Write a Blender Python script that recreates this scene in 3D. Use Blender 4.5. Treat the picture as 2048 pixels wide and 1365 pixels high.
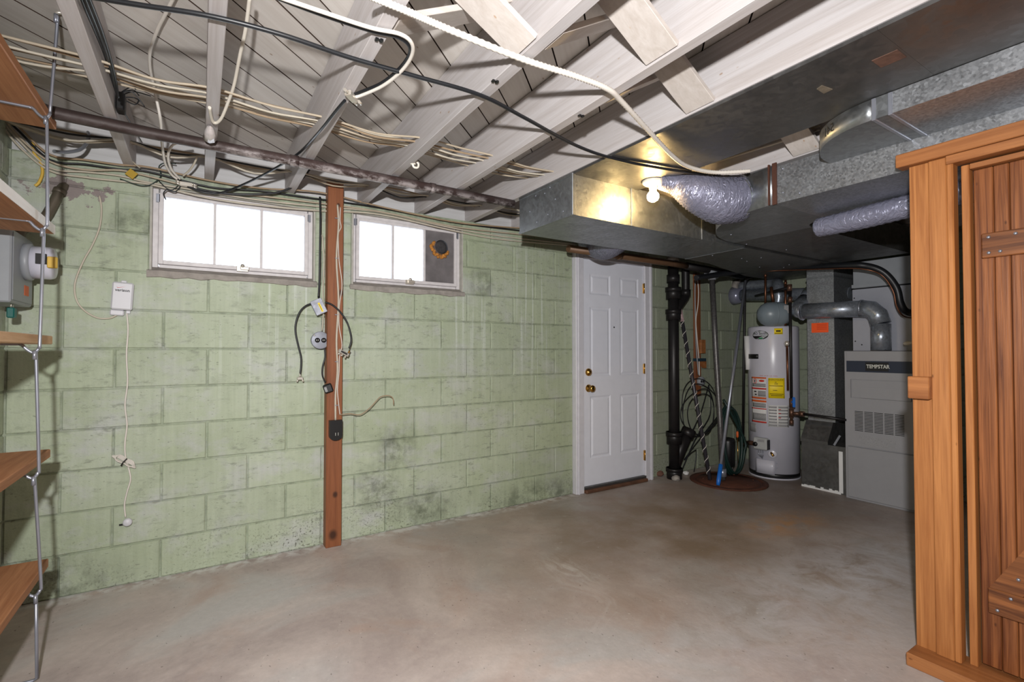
import bpy, bmesh, math, random
from mathutils import Vector, Matrix
random.seed(7)
S = bpy.context.scene
COL = S.collection
for o in list(bpy.data.objects): bpy.data.objects.remove(o)
rad = math.radians
# ------------------------------------------------------------------ camera
F_PX, YAW, PITCH = 978.8, 0.56728, 0.01941          # focal length for a 2048 px wide frame
CAM = Vector((0.0, -3.2233, 1.2097))
FW = Vector((math.sin(YAW)*math.cos(PITCH), math.cos(YAW)*math.cos(PITCH), math.sin(PITCH)))
RT = Vector((math.cos(YAW), -math.sin(YAW), 0)); UP = RT.cross(FW)
cd = bpy.data.cameras.new('camera'); cam = bpy.data.objects.new('camera', cd); COL.objects.link(cam)
cd.sensor_width = 36; cd.lens = F_PX*36/2048; cd.clip_start = 0.02
cam.matrix_world = Matrix(((RT.x, UP.x, -FW.x, CAM.x), (RT.y, UP.y, -FW.y, CAM.y), (RT.z, UP.z, -FW.z, CAM.z), (0, 0, 0, 1)))
S.camera = cam
# ------------------------------------------------------------------ world, lights, exposure
w = bpy.data.worlds.new('overcast sky'); S.world = w; w.use_nodes = True
w.node_tree.nodes['Background'].inputs[0].default_value = (0.93, 0.97, 1, 1)
w.node_tree.nodes['Background'].inputs[1].default_value = 4.0
S.view_settings.view_transform = 'Standard'; S.view_settings.look = 'None'
S.view_settings.exposure = 0.0; S.view_settings.gamma = 1.0; S.view_settings.use_curve_mapping = False
ld = bpy.data.lights.new('camera_flash', 'SPOT'); ld.energy = 400; ld.spot_size = rad(148); ld.spot_blend = 1.0
ld.shadow_soft_size = 0.03; ld.color = (1.0, 0.985, 0.97)
fl = bpy.data.objects.new('camera_flash', ld); COL.objects.link(fl)
fl.location = (-0.16, -3.34, 1.54)
fl.rotation_euler = Vector((0.60, 0.80, -0.16)).to_track_quat('-Z', 'Y').to_euler()
BULB_WATT = 230.0       # emission strength of the two bare bulbs

# ------------------------------------------------------------------ helpers
def P(x, y, X=None, Y=None, Z=None):
    """a point measured in the photograph, put at its own real depth (a known wall, floor or face plane)"""
    d = FW + RT*((x-1024)/F_PX) - UP*((y-682.5)/F_PX)
    t = (X-CAM.x)/d.x if X is not None else (Y-CAM.y)/d.y if Y is not None else (Z-CAM.z)/d.z
    return CAM + d*t
def lin(c):
    return tuple((v/255/12.92 if v/255 <= .04045 else ((v/255+.055)/1.055)**2.4) for v in c) + (1,)

class MB:
    def __init__(s): s.v = []; s.f = []; s.sm = []
    def add(s, vs, fs, sm=False):
        b = len(s.v); s.v += [tuple(p) for p in vs]; s.f += [tuple(b+i for i in f) for f in fs]; s.sm += [sm]*len(fs); return s
    def box(s, a, b, M=None, ch=0):
        x0, x1 = sorted((a[0], b[0])); y0, y1 = sorted((a[1], b[1])); z0, z1 = sorted((a[2], b[2]))
        if ch:
            bm = bmesh.new(); bmesh.ops.create_cube(bm, size=1)
            for q in bm.verts: q.co = Vector(((x0+x1)/2+q.co.x*(x1-x0), (y0+y1)/2+q.co.y*(y1-y0), (z0+z1)/2+q.co.z*(z1-z0)))
            bmesh.ops.bevel(bm, geom=list(bm.edges), offset=ch, segments=1, affect='EDGES')
            bm.verts.index_update()
            vs = [q.co.copy() for q in bm.verts]; fs = [[q.index for q in f.verts] for f in bm.faces]; bm.free()
        else:
            vs = [Vector(p) for p in ((x0,y0,z0),(x1,y0,z0),(x1,y1,z0),(x0,y1,z0),(x0,y0,z1),(x1,y0,z1),(x1,y1,z1),(x0,y1,z1))]
            fs = [(0,3,2,1),(4,5,6,7),(0,1,5,4),(1,2,6,5),(2,3,7,6),(3,0,4,7)]
        if M: vs = [M @ q for q in vs]
        return s.add(vs, fs)
    def prism(s, pts, z0, z1, M=None, sm=False):
        n = len(pts); A = sum(pts[i][0]*pts[(i+1)%n][1]-pts[(i+1)%n][0]*pts[i][1] for i in range(n))
        if A < 0: pts = pts[::-1]
        vs = [Vector((p[0], p[1], z0)) for p in pts] + [Vector((p[0], p[1], z1)) for p in pts]
        if M: vs = [M @ q for q in vs]
        s.add(vs, [tuple(range(n))[::-1], tuple(range(n, 2*n))] )
        b = len(s.v)-2*n
        for i in range(n):
            j = (i+1) % n; s.f.append((b+i, b+j, b+n+j, b+n+i)); s.sm.append(sm)
        return s
    def tube(s, pts, r, n=8, smooth=0, caps=True, ripple=0):
        pts = [Vector(p) for p in pts]; rs = list(r) if isinstance(r, (list, tuple)) else [r]*len(pts)
        if smooth and len(pts) > 2:
            q = []; rr = []
            for i in range(len(pts)-1):
                p0, p1, p2, p3 = pts[max(i-1, 0)], pts[i], pts[i+1], pts[min(i+2, len(pts)-1)]
                for k in range(smooth):
                    t = k/smooth
                    q.append(0.5*((2*p1)+(p2-p0)*t+(2*p0-5*p1+4*p2-p3)*t*t+(3*p1-p0-3*p2+p3)*t**3)); rr.append(rs[i]*(1-t)+rs[i+1]*t)
            q.append(pts[-1]); rr.append(rs[-1]); pts, rs = q, rr
        if ripple: rs = [r_*(1+(ripple if i % 2 else -ripple)) for i, r_ in enumerate(rs)]
        T = []
        for i in range(len(pts)):
            d = pts[min(i+1, len(pts)-1)]-pts[max(i-1, 0)]
            T.append(d.normalized() if d.length > 1e-9 else Vector((0, 0, 1)))
        a = T[0].orthogonal().normalized(); vs = []; fs = []
        for i, p in enumerate(pts):
            a = (a - T[i]*a.dot(T[i]))
            a = a.normalized() if a.length > 1e-6 else T[i].orthogonal().normalized()
            b = T[i].cross(a)
            for k in range(n):
                th = 2*math.pi*k/n; vs.append(p+(a*math.cos(th)+b*math.sin(th))*rs[i])
        for i in range(len(pts)-1):
            for k in range(n):
                l = (k+1) % n; fs.append((i*n+k, i*n+l, (i+1)*n+l, (i+1)*n+k))
        s.add(vs, fs, True)
        if caps:
            m = (len(pts)-1)*n; b0 = len(s.v)-len(vs)
            s.f.append(tuple(b0+k for k in range(n))[::-1]); s.f.append(tuple(b0+m+k for k in range(n))); s.sm += [False, False]
        return s
    def lathe(s, prof, M=None, n=24, sm=True):
        vs = []; fs = []
        for (r, z) in prof:
            for k in range(n):
                th = 2*math.pi*k/n; vs.append(Vector((r*math.cos(th), r*math.sin(th), z)))
        for i in range(len(prof)-1):
            for k in range(n):
                l = (k+1) % n; fs.append((i*n+k, i*n+l, (i+1)*n+l, (i+1)*n+k))
        if prof[0][0] > 1e-6: fs.append(tuple(range(n))[::-1])
        if prof[-1][0] > 1e-6: fs.append(tuple((len(prof)-1)*n+k for k in range(n)))
        if M: vs = [M @ q for q in vs]
        b = len(s.v); s.add(vs, fs, sm); return s
    def patch(s, c, r, a0, a1, z0, z1, n=10, t=0.0008):
        """a thin sticker wrapped round an upright cylinder (angles in degrees)"""
        vs = []; fs = []
        for i in range(n+1):
            a = rad(a0+(a1-a0)*i/n)
            for rr in (r-0.001, r+t):
                for z in (z0, z1): vs.append((c[0]+rr*math.cos(a), c[1]+rr*math.sin(a), z))
        for i in range(n):
            b = 4*i; fs += [(b+2, b+6, b+7, b+3), (b, b+1, b+5, b+4), (b+1, b+3, b+7, b+5), (b, b+4, b+6, b+2)]
        fs += [(0, 2, 3, 1), (4*n, 4*n+1, 4*n+3, 4*n+2)]
        return s.add(vs, fs, True)
    def mesh(s, name, mat):
        me = bpy.data.meshes.new(name); me.from_pydata([tuple(v) for v in s.v], [], s.f); me.update()
        me.polygons.foreach_set('use_smooth', s.sm)
        if mat: me.materials.append(mat)
        return me
    def build(s, name, mat, parent=None, **kw):
        return link(name, s.mesh(name, mat), parent, **kw)
def link(name, me, parent=None, label=None, cat=None, group=None, kind=None, loc=None):
    o = bpy.data.objects.new(name, me); COL.objects.link(o)
    if parent: o.parent = parent
    if loc is not None: o.location = loc
    return tag(o, label, cat, group, kind)
def tag(o, label=None, cat=None, group=None, kind=None):
    for k, v in (('label', label), ('category', cat), ('group', group), ('kind', kind)):
        if v: o[k] = v
    return o
def empty(name, label=None, cat=None, group=None, kind=None):
    return link(name, None, None, label, cat, group, kind)
def frame_M(o, x, y):                       # matrix with the given x / y axes and origin
    x = Vector(x).normalized(); y = Vector(y); y = (y-x*y.dot(x)).normalized(); z = x.cross(y)
    return Matrix(((x.x, y.x, z.x, o[0]), (x.y, y.y, z.y, o[1]), (x.z, y.z, z.z, o[2]), (0, 0, 0, 1)))
def along(p, q):                            # matrix whose z axis runs from p to q
    z = (Vector(q)-Vector(p)).normalized(); x = z.orthogonal().normalized(); y = z.cross(x)
    return Matrix(((x.x, y.x, z.x, p[0]), (x.y, y.y, z.y, p[1]), (x.z, y.z, z.z, p[2]), (0, 0, 0, 1)))
def text(name, s, size, M, mat, parent, fn=None, bold=0.0, sx=1.0):
    c = bpy.data.curves.new(name, 'FONT'); c.body = s; c.size = size; c.align_x = 'CENTER'; c.align_y = 'CENTER'; c.offset = bold; c.extrude = 0.0004; c.resolution_u = 2
    t = bpy.data.objects.new('tmp', c); COL.objects.link(t); bpy.context.view_layer.update()
    me = bpy.data.meshes.new_from_object(t); bpy.data.objects.remove(t); bpy.data.curves.remove(c)
    for v in me.vertices:
        q = Vector((v.co.x*sx, v.co.y, v.co.z)); v.co = fn(q) if fn else M @ q
    me.materials.clear(); me.materials.append(mat); me.name = name
    return link(name, me, parent)
def FACE_NY(p): return frame_M(p, (1, 0, 0), (0, 0, 1))      # reads on a face that looks to -Y
def FACE_NX(p): return frame_M(p, (0, -1, 0), (0, 0, 1))     # reads on a face that looks to -X

# ------------------------------------------------------------------ materials
class NT:
    def __init__(s, name):
        s.m = bpy.data.materials.new(name); s.m.use_nodes = True; s.t = s.m.node_tree
        s.b = s.t.nodes['Principled BSDF']; s.geo = s.n('ShaderNodeNewGeometry'); s.pos = s.geo.outputs['Position']
    def n(s, ty, **kw):
        q = s.t.nodes.new(ty)
        for k, v in kw.items(): setattr(q, k, v)
        return q
    def set(s, sock, v):
        if hasattr(v, 'is_output'): s.t.links.new(v, sock)
        else: sock.default_value = v
    def noise(s, scale=5, vec=None, detail=4, rough=.55, sc=None, dist=0):
        q = s.n('ShaderNodeTexNoise'); v = vec or s.pos
        if sc:
            m = s.n('ShaderNodeMapping'); s.set(m.inputs[0], v); m.inputs['Scale'].default_value = sc; v = m.outputs[0]
        s.set(q.inputs['Vector'], v); q.inputs['Scale'].default_value = scale; q.inputs['Detail'].default_value = detail
        q.inputs['Roughness'].default_value = rough; q.inputs['Distortion'].default_value = dist
        return q.outputs[0]
    def ramp(s, f, a, b, lo=0., hi=1.):
        q = s.n('ShaderNodeMapRange'); s.set(q.inputs[0], f)
        for i, v in enumerate((a, b, lo, hi)): q.inputs[i+1].default_value = v
        return q.outputs[0]
    def math(s, op, a, b=0.):
        q = s.n('ShaderNodeMath', operation=op); s.set(q.inputs[0], a); s.set(q.inputs[1], b); return q.outputs[0]
    def mix(s, f, a, b):
        q = s.n('ShaderNodeMix', data_type='RGBA'); s.set(q.inputs[0], f); s.set(q.inputs[6], a); s.set(q.inputs[7], b); return q.outputs[2]
    def mul(s, col, f):
        q = s.n('ShaderNodeHueSaturation'); s.set(q.inputs['Color'], col); s.set(q.inputs['Value'], f); return q.outputs[0]
    def bump(s, h, st=.3, d=.01):
        q = s.n('ShaderNodeBump'); s.set(q.inputs['Height'], h); q.inputs['Strength'].default_value = st; q.inputs['Distance'].default_value = d
        s.t.links.new(q.outputs[0], s.b.inputs['Normal'])
    def rnd(s): return s.n('ShaderNodeObjectInfo').outputs['Random']
    def xyz(s):
        q = s.n('ShaderNodeSeparateXYZ'); s.set(q.inputs[0], s.pos); return q.outputs
    def near(s, p, r0, r1, sc=(1, 1, 1)):
        q = s.n('ShaderNodeVectorMath', operation='SUBTRACT'); s.set(q.inputs[0], s.pos); q.inputs[1].default_value = p
        k = s.n('ShaderNodeVectorMath', operation='MULTIPLY'); s.set(k.inputs[0], q.outputs[0]); k.inputs[1].default_value = sc
        l = s.n('ShaderNodeVectorMath', operation='LENGTH'); s.set(l.inputs[0], k.outputs[0])
        return s.ramp(l.outputs['Value'], r0, r1, 1, 0)
    def done(s, col, rough=.6, metal=0., spec=.5):
        s.set(s.b.inputs['Base Color'], col); s.set(s.b.inputs['Roughness'], rough); s.set(s.b.inputs['Metallic'], metal)
        s.b.inputs['Specular IOR Level'].default_value = spec; return s.m
def plain(name, c, rough=.5, metal=0., var=.06, scale=14, spec=.5, bump=0, bs=60):
    k = NT(name); col = lin(c)
    if var: col = k.mul(col, k.ramp(k.noise(scale), .3, .7, 1-var, 1+var))
    if bump: k.bump(k.noise(bs), bump, .004)
    return k.done(col, rough, metal, spec)
def wood(name, a, b, axis, rough=.55, knots=None, fine=1., spec=.4, streak=1., rot=0.):
    k = NT(name); sc = [22*fine, 22*fine, 22*fine]; sc[axis] = 1.1
    off = k.n('ShaderNodeVectorMath', operation='ADD'); k.set(off.inputs[0], k.pos)
    cm = k.n('ShaderNodeCombineXYZ'); r = k.math('MULTIPLY', k.rnd(), 7.3)
    for i in range(3): k.set(cm.inputs[i], r)
    k.set(off.inputs[1], cm.outputs[0])
    if rot:
        rm = k.n('ShaderNodeMapping'); k.set(rm.inputs[0], off.outputs[0]); rm.inputs['Rotation'].default_value = (0, 0, rad(-rot)); off = rm
    g = k.noise(1.0, off.outputs[0], 5, .6, tuple(sc), 1.2); g2 = k.noise(2.0, off.outputs[0], 3, .5, tuple(v*3 for v in sc), .4)
    f = k.math('ADD', k.ramp(g, .35, .68, 0, .8*streak), k.ramp(g2, .4, .8, 0, .3*streak))
    col = k.mix(f, lin(a), lin(b))
    col = k.mul(col, k.ramp(k.rnd(), 0, 1, .9, 1.08))
    if knots:
        vo = k.n('ShaderNodeTexVoronoi'); mp = k.n('ShaderNodeMapping'); k.set(mp.inputs[0], off.outputs[0])
        ks = [3.1, 3.1, 3.1]; ks[axis] = 1.5; mp.inputs['Scale'].default_value = ks; k.set(vo.inputs['Vector'], mp.outputs[0])
        col = k.mix(k.ramp(vo.outputs['Distance'], .035, .075, .75, 0), col, lin(knots))
    k.bump(g2, .12, .003)
    return k.done(col, rough, 0, spec)
def metalmat(name, c, rough=.4, spangle=.12, sc=55, var=.1, metal=.9):
    k = NT(name); vo = k.n('ShaderNodeTexVoronoi'); k.set(vo.inputs['Vector'], k.pos); vo.inputs['Scale'].default_value = sc
    hv = k.n('ShaderNodeSeparateColor'); k.set(hv.inputs[0], vo.outputs['Color'])
    f = k.math('ADD', k.ramp(hv.outputs[0], 0, 1, 1-spangle, 1+spangle), k.ramp(k.noise(4), .3, .7, -var, var))
    rg = k.math('ADD', k.ramp(hv.outputs[1], 0, 1, rough-.08, rough+.08), k.ramp(k.noise(7), .3, .7, -.05, .08))
    return k.done(k.mul(lin(c), f), rg, metal)

def block_mat(name, mortar=False):
    k = NT(name); x = k.xyz()
    g1, g2, gr, dk = lin((164, 175, 149)), lin((178, 187, 168)), lin((184, 186, 188)), lin((86, 94, 76))
    col = k.mix(k.ramp(k.noise(2.2, detail=5), .35, .68), g1, g2)
    col = k.mix(k.ramp(k.noise(3.4, detail=6, rough=.65, sc=(1, 1, 1.5)), .50, .66, 0, .65), col, gr)           # worn grey patches
    col = k.mix(k.ramp(x[0], 1.2, 3.0, 0, .5), col, lin((150, 158, 126)))                                          # yellower and darker towards the door
    col = k.mix(k.ramp(x[0], 3.55, 3.65, 0, .55), col, lin((134, 138, 126)))                                       # greyer and darker past the door
    drip = k.math('MULTIPLY', k.ramp(k.noise(1, sc=(34, 1, .55), detail=2), .58, .66), k.math('MULTIPLY', k.ramp(x[2], .75, 1.5), k.ramp(x[2], 2.0, 2.05, 1, 0)))
    side = k.math('ADD', k.math('MULTIPLY', k.ramp(x[0], 0, .15), k.ramp(x[0], .55, .65, 1, 0)), k.math('MULTIPLY', k.ramp(x[0], 1.35, 1.5), k.ramp(x[0], 2.3, 2.6, 1, .2)))
    col = k.mix(k.math('MULTIPLY', k.math('MULTIPLY', drip, side), .6), col, lin((205, 212, 205)))
    patch = k.ramp(k.noise(9, detail=6, rough=.7), .38, .62)
    for p, a, b, s_ in (((1.13, 0, .55), .05, .2, (1, 1, 1)), ((1.0, 0, .30), .05, .2, (1, 1, 1)), ((1.33, 0, .12), .05, .24, (.8, 1, 1.3)), ((-.3, 0, 1.86), .06, .14, (1, 1, 1.2)), ((1.78, 0, 1.72), .06, .13, (1, 1, 1)), ((-.62, 0, .05), .05, .3, (.8, 1, 1.5)), ((2.3, 0, .05), .1, .3, (.5, 1, 2))):
        col = k.mix(k.math('MULTIPLY', k.math('MULTIPLY', k.near(p, a, b, s_), patch), .78), col, dk)
    sp = k.math('MULTIPLY', k.ramp(k.noise(75, detail=3), .56, .62), k.math('MULTIPLY', k.ramp(x[2], .02, .34, 1, 0), k.ramp(k.noise(3.1), .4, .62)))
    col = k.mix(k.math('MULTIPLY', sp, .85), col, lin((58, 54, 40)))
    col = k.mix(k.math('MULTIPLY', k.ramp(k.noise(40, detail=2, sc=(1, 1, 2)), .66, .7), .5), col, lin((110, 116, 100)))
    col = k.mix(k.ramp(k.noise(6, detail=8, rough=.75, sc=(1, 1, 1.4)), .53, .68, 0, .5), col, lin((142, 151, 130)))
    col = k.mix(k.math('MULTIPLY', k.ramp(k.noise(22, detail=6, rough=.7, sc=(.6, 1, 1.5)), .54, .64), k.ramp(k.noise(1.9), .40, .58, 0, .55)), col, lin((116, 121, 108)))
    col = k.mul(col, k.ramp(k.noise(1, sc=(46, 46, 2.2), detail=4), .3, .7, .94, 1.05))
    # bare mortar repair beside the old conduit, grey cement round the windows
    n2 = k.ramp(k.noise(13, detail=5, rough=.7), .3, .7, -1.1, 1.1)
    rep = k.math('ADD', k.near((-.565, 0, 2.01), .03, .11, (.62, 1, 1.5)), k.math('MULTIPLY', n2, k.near((-.565, 0, 2.01), .10, .16, (.6, 1, 1.2))))
    col = k.mix(k.ramp(rep, .42, .52), col, lin((140, 130, 128)))
    if mortar: col = k.mul(col, k.ramp(k.noise(14, detail=5), .35, .65, .62, .98))
    else: col = k.mul(col, k.ramp(k.rnd(), 0, 1, .95, 1.04))
    k.bump(k.math('ADD', k.noise(70, detail=6), k.math('MULTIPLY', k.noise(9), 1.5)), .35, .006)
    return k.done(col, .62, 0, .35)
M_BLOCK, M_MORTAR = block_mat('painted green block'), block_mat('painted green mortar', True)

def floor_mat():
    k = NT('worn concrete'); x = k.xyz()
    col = k.mix(k.ramp(k.noise(1.5, detail=7, rough=.62, dist=1.0), .38, .62), lin((170, 157, 154)), lin((198, 186, 181)))
    col = k.mix(k.ramp(k.noise(1.1, detail=5, dist=.8, sc=(1, 1.3, 1)), .50, .62, 0, .7), col, lin((180, 180, 180)))
    col = k.mul(col, k.ramp(k.noise(28, detail=9, rough=.75), .3, .7, .9, 1.08))
    col = k.mix(k.ramp(k.noise(2.3, detail=6, rough=.6, dist=.7), .55, .68, 0, .5), col, lin((178, 152, 140)))
    col = k.mix(k.math('MULTIPLY', k.near((2.7, -.95, 0), .4, 1.75, (.75, 1, 1)), k.ramp(k.noise(1.9, detail=6, rough=.6), .3, .6, .45, 1)), col, lin((134, 116, 98)))  # brown stain, with the falloff of the light partly painted in
    col = k.mix(k.math('MULTIPLY', k.near((4.3, -.8, 0), .3, 1.2), .6), col, lin((92, 78, 66)))  # darker by the heater: stain plus painted light falloff
    sw = k.ramp(k.noise(2.6, detail=8, rough=.7, dist=1.4), .6, .74, 0, .35)
    col = k.mix(sw, col, lin((198, 192, 188)))
    col = k.mix(k.math('MULTIPLY', k.near((1.72, -1.1, 0), .04, .17, (1, .6, 1)), k.ramp(k.noise(26, detail=4, sc=(1, .35, 1), dist=1), .4, .7, 0, .6)), col, lin((196, 190, 184)))
    wp = k.near((3.1, -2.0, 0), .05, .8, (.42, 1.5, 1))
    col = k.mix(k.math('MULTIPLY', wp, k.ramp(k.noise(5, detail=7, rough=.7, dist=1), .36, .6, 0, .85)), col, lin((200, 198, 202)))
    col = k.mix(k.math('MULTIPLY', k.near((3.45, -1.35, 0), .03, .35, (.7, 1.6, 1)), k.ramp(k.noise(8, detail=5), .36, .56, 0, .85)), col, lin((182, 134, 84)))
    edge = k.math('MULTIPLY', k.ramp(x[1], -.11, -.02), k.math('MULTIPLY', k.ramp(k.noise(18, detail=5), .42, .58), k.ramp(x[0], 2.6, 2.7, 1, .3)))
    col = k.mix(k.math('MULTIPLY', edge, .9), col, lin((216, 215, 214)))
    col = k.mix(k.ramp(k.noise(60, detail=2, sc=(1, .6, 1)), .70, .73, 0, .6), col, lin((84, 74, 66)))
    col = k.mix(k.ramp(k.noise(48, detail=2), .715, .74, 0, .5), col, lin((206, 202, 196)))
    k.bump(k.math('ADD', k.noise(40, detail=6), k.math('MULTIPLY', k.noise(5), 2)), .14, .006)
    return k.done(col, k.ramp(k.noise(3), .3, .7, .42, .62), 0, .4)
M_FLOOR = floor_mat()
M_JOIST = wood('whitewashed joist wood', (192, 188, 189), (166, 158, 155), 1, .6, (150, 122, 96), 1.4, .35, .8)
M_PLANK = wood('whitewashed subfloor board', (202, 197, 192), (178, 169, 162), 0, .65, (128, 104, 84), .8, .3, .6, rot=43)
M_BRIDGE = wood('whitewashed bridging board', (196, 189, 184), (174, 164, 156), 0, .6, (170, 138, 108), 1, .35, .8)
M_RIM = wood('whitewashed rim board', (206, 206, 208), (184, 182, 182), 0, .6, None, 1, .35, .8)
M_EDGE = plain('raw board edge', (66, 48, 38), .8, var=.1)
M_DARK = plain('dark gap', (38, 32, 28), .9, var=0)
def post_mat():
    m = wood('stained brown post', (142, 88, 55), (112, 64, 39), 2, .5, None, 1, .4); t = m.node_tree; b = t.nodes['Principled BSDF']
    k = NT.__new__(NT); k.m = m; k.t = t; k.b = b; k.geo = t.nodes['Geometry']; k.pos = k.geo.outputs['Position']; col = b.inputs['Base Color'].links[0].from_socket
    for p, r_ in (((.70, -.075, .075), .026), ((.712, -.075, .32), .016), ((.738, -.075, 1.57), .018), ((.72, -.075, 2.12), .01)):
        col = k.mix(k.math('MULTIPLY', k.near(p, r_*.5, r_*1.2, (1, 1, .75)), .85), col, lin((44, 24, 16)))
    k.set(b.inputs['Base Color'], col); return m
M_POST = post_mat()
M_PINE_Z = wood('honey pine upright', (190, 128, 74), (150, 92, 48), 2, .45, (104, 58, 30), 1.5, .4, 1.1)
M_PINE_Y = wood('honey pine rail', (172, 114, 68), (130, 78, 42), 1, .45, (96, 52, 26), 1)
M_DOORWOOD = wood('brown pine door board', (160, 100, 58), (92, 48, 24), 2, .38, (62, 30, 16), 1.9, .4, 1.15)
M_LEDGE = wood('dark grained ledger board', (156, 98, 56), (78, 42, 24), 1, .4, None, .9, .4, 1.15)
M_SHELF = wood('pine shelf board', (186, 132, 92), (146, 92, 58), 1, .6, (96, 58, 36), 1)
M_SHELFW = wood('white painted shelf board', (232, 228, 224), (214, 206, 198), 1, .5, None, 1, .4, .5)
M_WHITE = plain('white gloss paint', (222, 224, 234), .38, var=.02)
M_TRIM = plain('white trim paint', (206, 205, 212), .45, var=.05, scale=20)
M_SASH = plain('old white sash paint', (208, 204, 206), .5, var=.08, scale=30)
M_CEMENT = plain('grey cement sill', (150, 144, 138), .85, var=.2, scale=22, bump=.4)
M_GALV = metalmat('galvanized sheet', (150, 154, 158), .42, .10, 60, .08, .88)
M_GALVD = metalmat('dull galvanized sheet', (112, 112, 112), .46, .04, 40, .1, .85)
M_SPANGLE = metalmat('spangled galvanized sheet', (160, 163, 168), .42, .22, 125, .08, .8)
M_PIPEG = metalmat('galvanized vent pipe', (150, 157, 168), .34, .16, 70, .1, .62)
M_STEEL = plain('bright zinc rod', (158, 162, 174), .34, .6, .08)
M_CHROME = plain('bright nickel metal', (222, 216, 206), .28, .65, .08)
M_BRASS = plain('polished brass', (196, 150, 74), .18, 1., .05)
M_BLACKIRON = plain('black iron pipe', (34, 32, 33), .42, .3, .15)
M_BLACK = plain('black plastic', (20, 20, 22), .4, var=.1)
M_COAX = plain('black cable jacket', (26, 28, 32), .4, var=.1)
M_WCABLE = plain('white cable jacket', (216, 210, 202), .5, var=.05)
M_BEIGE = plain('beige cable jacket', (178, 165, 145), .55, var=.1)
M_TAN = plain('tan cloth cable jacket', (158, 136, 110), .6, var=.1)
M_CREAM = plain('cream cable jacket', (192, 184, 168), .5, var=.08)
M_GREY = plain('grey enamel', (146, 150, 156), .42, var=.04)
M_FURN = plain('furnace grey enamel', (150, 150, 154), .42, var=.02)
M_FURND = plain('furnace blue strip', (38, 46, 64), .4, var=0)
M_TANK = plain('tank grey enamel', (196, 196, 208), .28, var=.02)
M_EXP = plain('grey expansion tank paint', (122, 134, 142), .35, var=.04)
M_COPPER = plain('aged copper', (120, 80, 60), .38, .85, .2, 20)
M_VALVEBRN = plain('bronze fitting', (108, 80, 66), .45, .7, .2, 30)
M_RUST = plain('rusty iron lid', (88, 52, 38), .8, .2, .25, 12, bump=.4)
M_BROWNPIPE = plain('brown pipe', (104, 76, 54), .5, .2, .15)
M_PAPER = plain('white paper label', (222, 222, 222), .6, var=.02)
M_PAPERG = plain('grey printed text block', (150, 150, 152), .6, var=.2, scale=160)
M_YELLOW = plain('yellow label', (242, 214, 20), .5, var=0)
M_ORANGE = plain('orange sticker', (250, 92, 34), .5, var=0)
M_RED = plain('red print', (196, 44, 34), .5, var=0)
M_ORBAND = plain('orange print', (214, 96, 40), .5, var=0)
M_INK = plain('black ink', (16, 16, 18), .6, var=0)
M_SILVERINK = plain('silver lettering', (214, 214, 210), .35, .4, 0)
M_GREENP = plain('teal green plastic', (18, 92, 86), .4, var=.05)
M_LOGOGREEN = plain('green logo', (20, 118, 66), .4, var=0)
M_BLUE = plain('blue plastic', (26, 104, 196), .4, var=.05)
M_HOSE = plain('dark green hose', (22, 46, 42), .42, var=.1)
M_NID = plain('light grey plastic box', (206, 206, 212), .45, var=.02)
M_YELTAG = plain('yellow plastic tag', (216, 178, 74), .5, var=.1)
M_BRASSTAG = plain('brass tag', (170, 140, 50), .4, .5, .1)
M_PUTTY = plain('rusty foam', (176, 118, 50), .8, var=.4, scale=60, bump=.8)
M_FOIL = plain('grey duct jacket', (142, 144, 164), .24, .35, .08, 20)
M_BOXMETAL = metalmat('zinc outlet box', (146, 149, 160), .5, .05, 60, .05, .3)
M_PORCELAIN = plain('white porcelain', (236, 232, 220), .3, var=0)
M_ROPE = plain('white rope', (214, 208, 196), .8, var=.08)
M_OLDPIPE = None
def oldpipe():
    k = NT('painted rusty pipe')
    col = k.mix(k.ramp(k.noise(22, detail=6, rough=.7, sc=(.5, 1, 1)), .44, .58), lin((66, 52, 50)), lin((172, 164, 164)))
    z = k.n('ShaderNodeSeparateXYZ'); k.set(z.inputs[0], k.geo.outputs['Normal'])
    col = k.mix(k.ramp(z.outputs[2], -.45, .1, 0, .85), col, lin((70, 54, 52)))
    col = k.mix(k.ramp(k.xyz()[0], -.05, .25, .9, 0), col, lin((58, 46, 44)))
    return k.done(col, .55, .2)
M_OLDPIPE = oldpipe()
def flexmat():
    k = NT('silver grey plastic duct sleeve'); g = k.noise(1, sc=(34, 16, 10), detail=4, dist=2.5)
    k.bump(g, .7, .015); return k.done(k.mul(lin((138, 139, 160)), k.ramp(g, .3, .7, .85, 1.1)), .22, .3)
M_FLEX = flexmat()
def glassmat(name, tint):
    k = NT(name); out = k.t.nodes['Material Output']; tr = k.n('ShaderNodeBsdfTransparent'); gl = k.n('ShaderNodeBsdfGlossy'); mx = k.n('ShaderNodeMixShader')
    tr.inputs[0].default_value = tint; gl.inputs['Roughness'].default_value = .05; fr = k.n('ShaderNodeFresnel'); fr.inputs[0].default_value = 1.45
    k.set(mx.inputs[0], fr.outputs[0]); k.set(mx.inputs[1], tr.outputs[0]); k.set(mx.inputs[2], gl.outputs[0]); k.set(out.inputs[0], mx.outputs[0]); return k.m
M_GLASS = glassmat('window glass', (.95, .97, 1, 1)); M_CLEAR = glassmat('meter glass', (.86, .87, .9, 1))
def emis(name, c, st):
    k = NT(name); k.b.inputs['Emission Color'].default_value = c; k.b.inputs['Emission Strength'].default_value = st
    return k.done((1, .9, .7, 1), .4)
M_BULB = emis('lit bulb glass', (1, .66, .26, 1), BULB_WATT)
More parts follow.
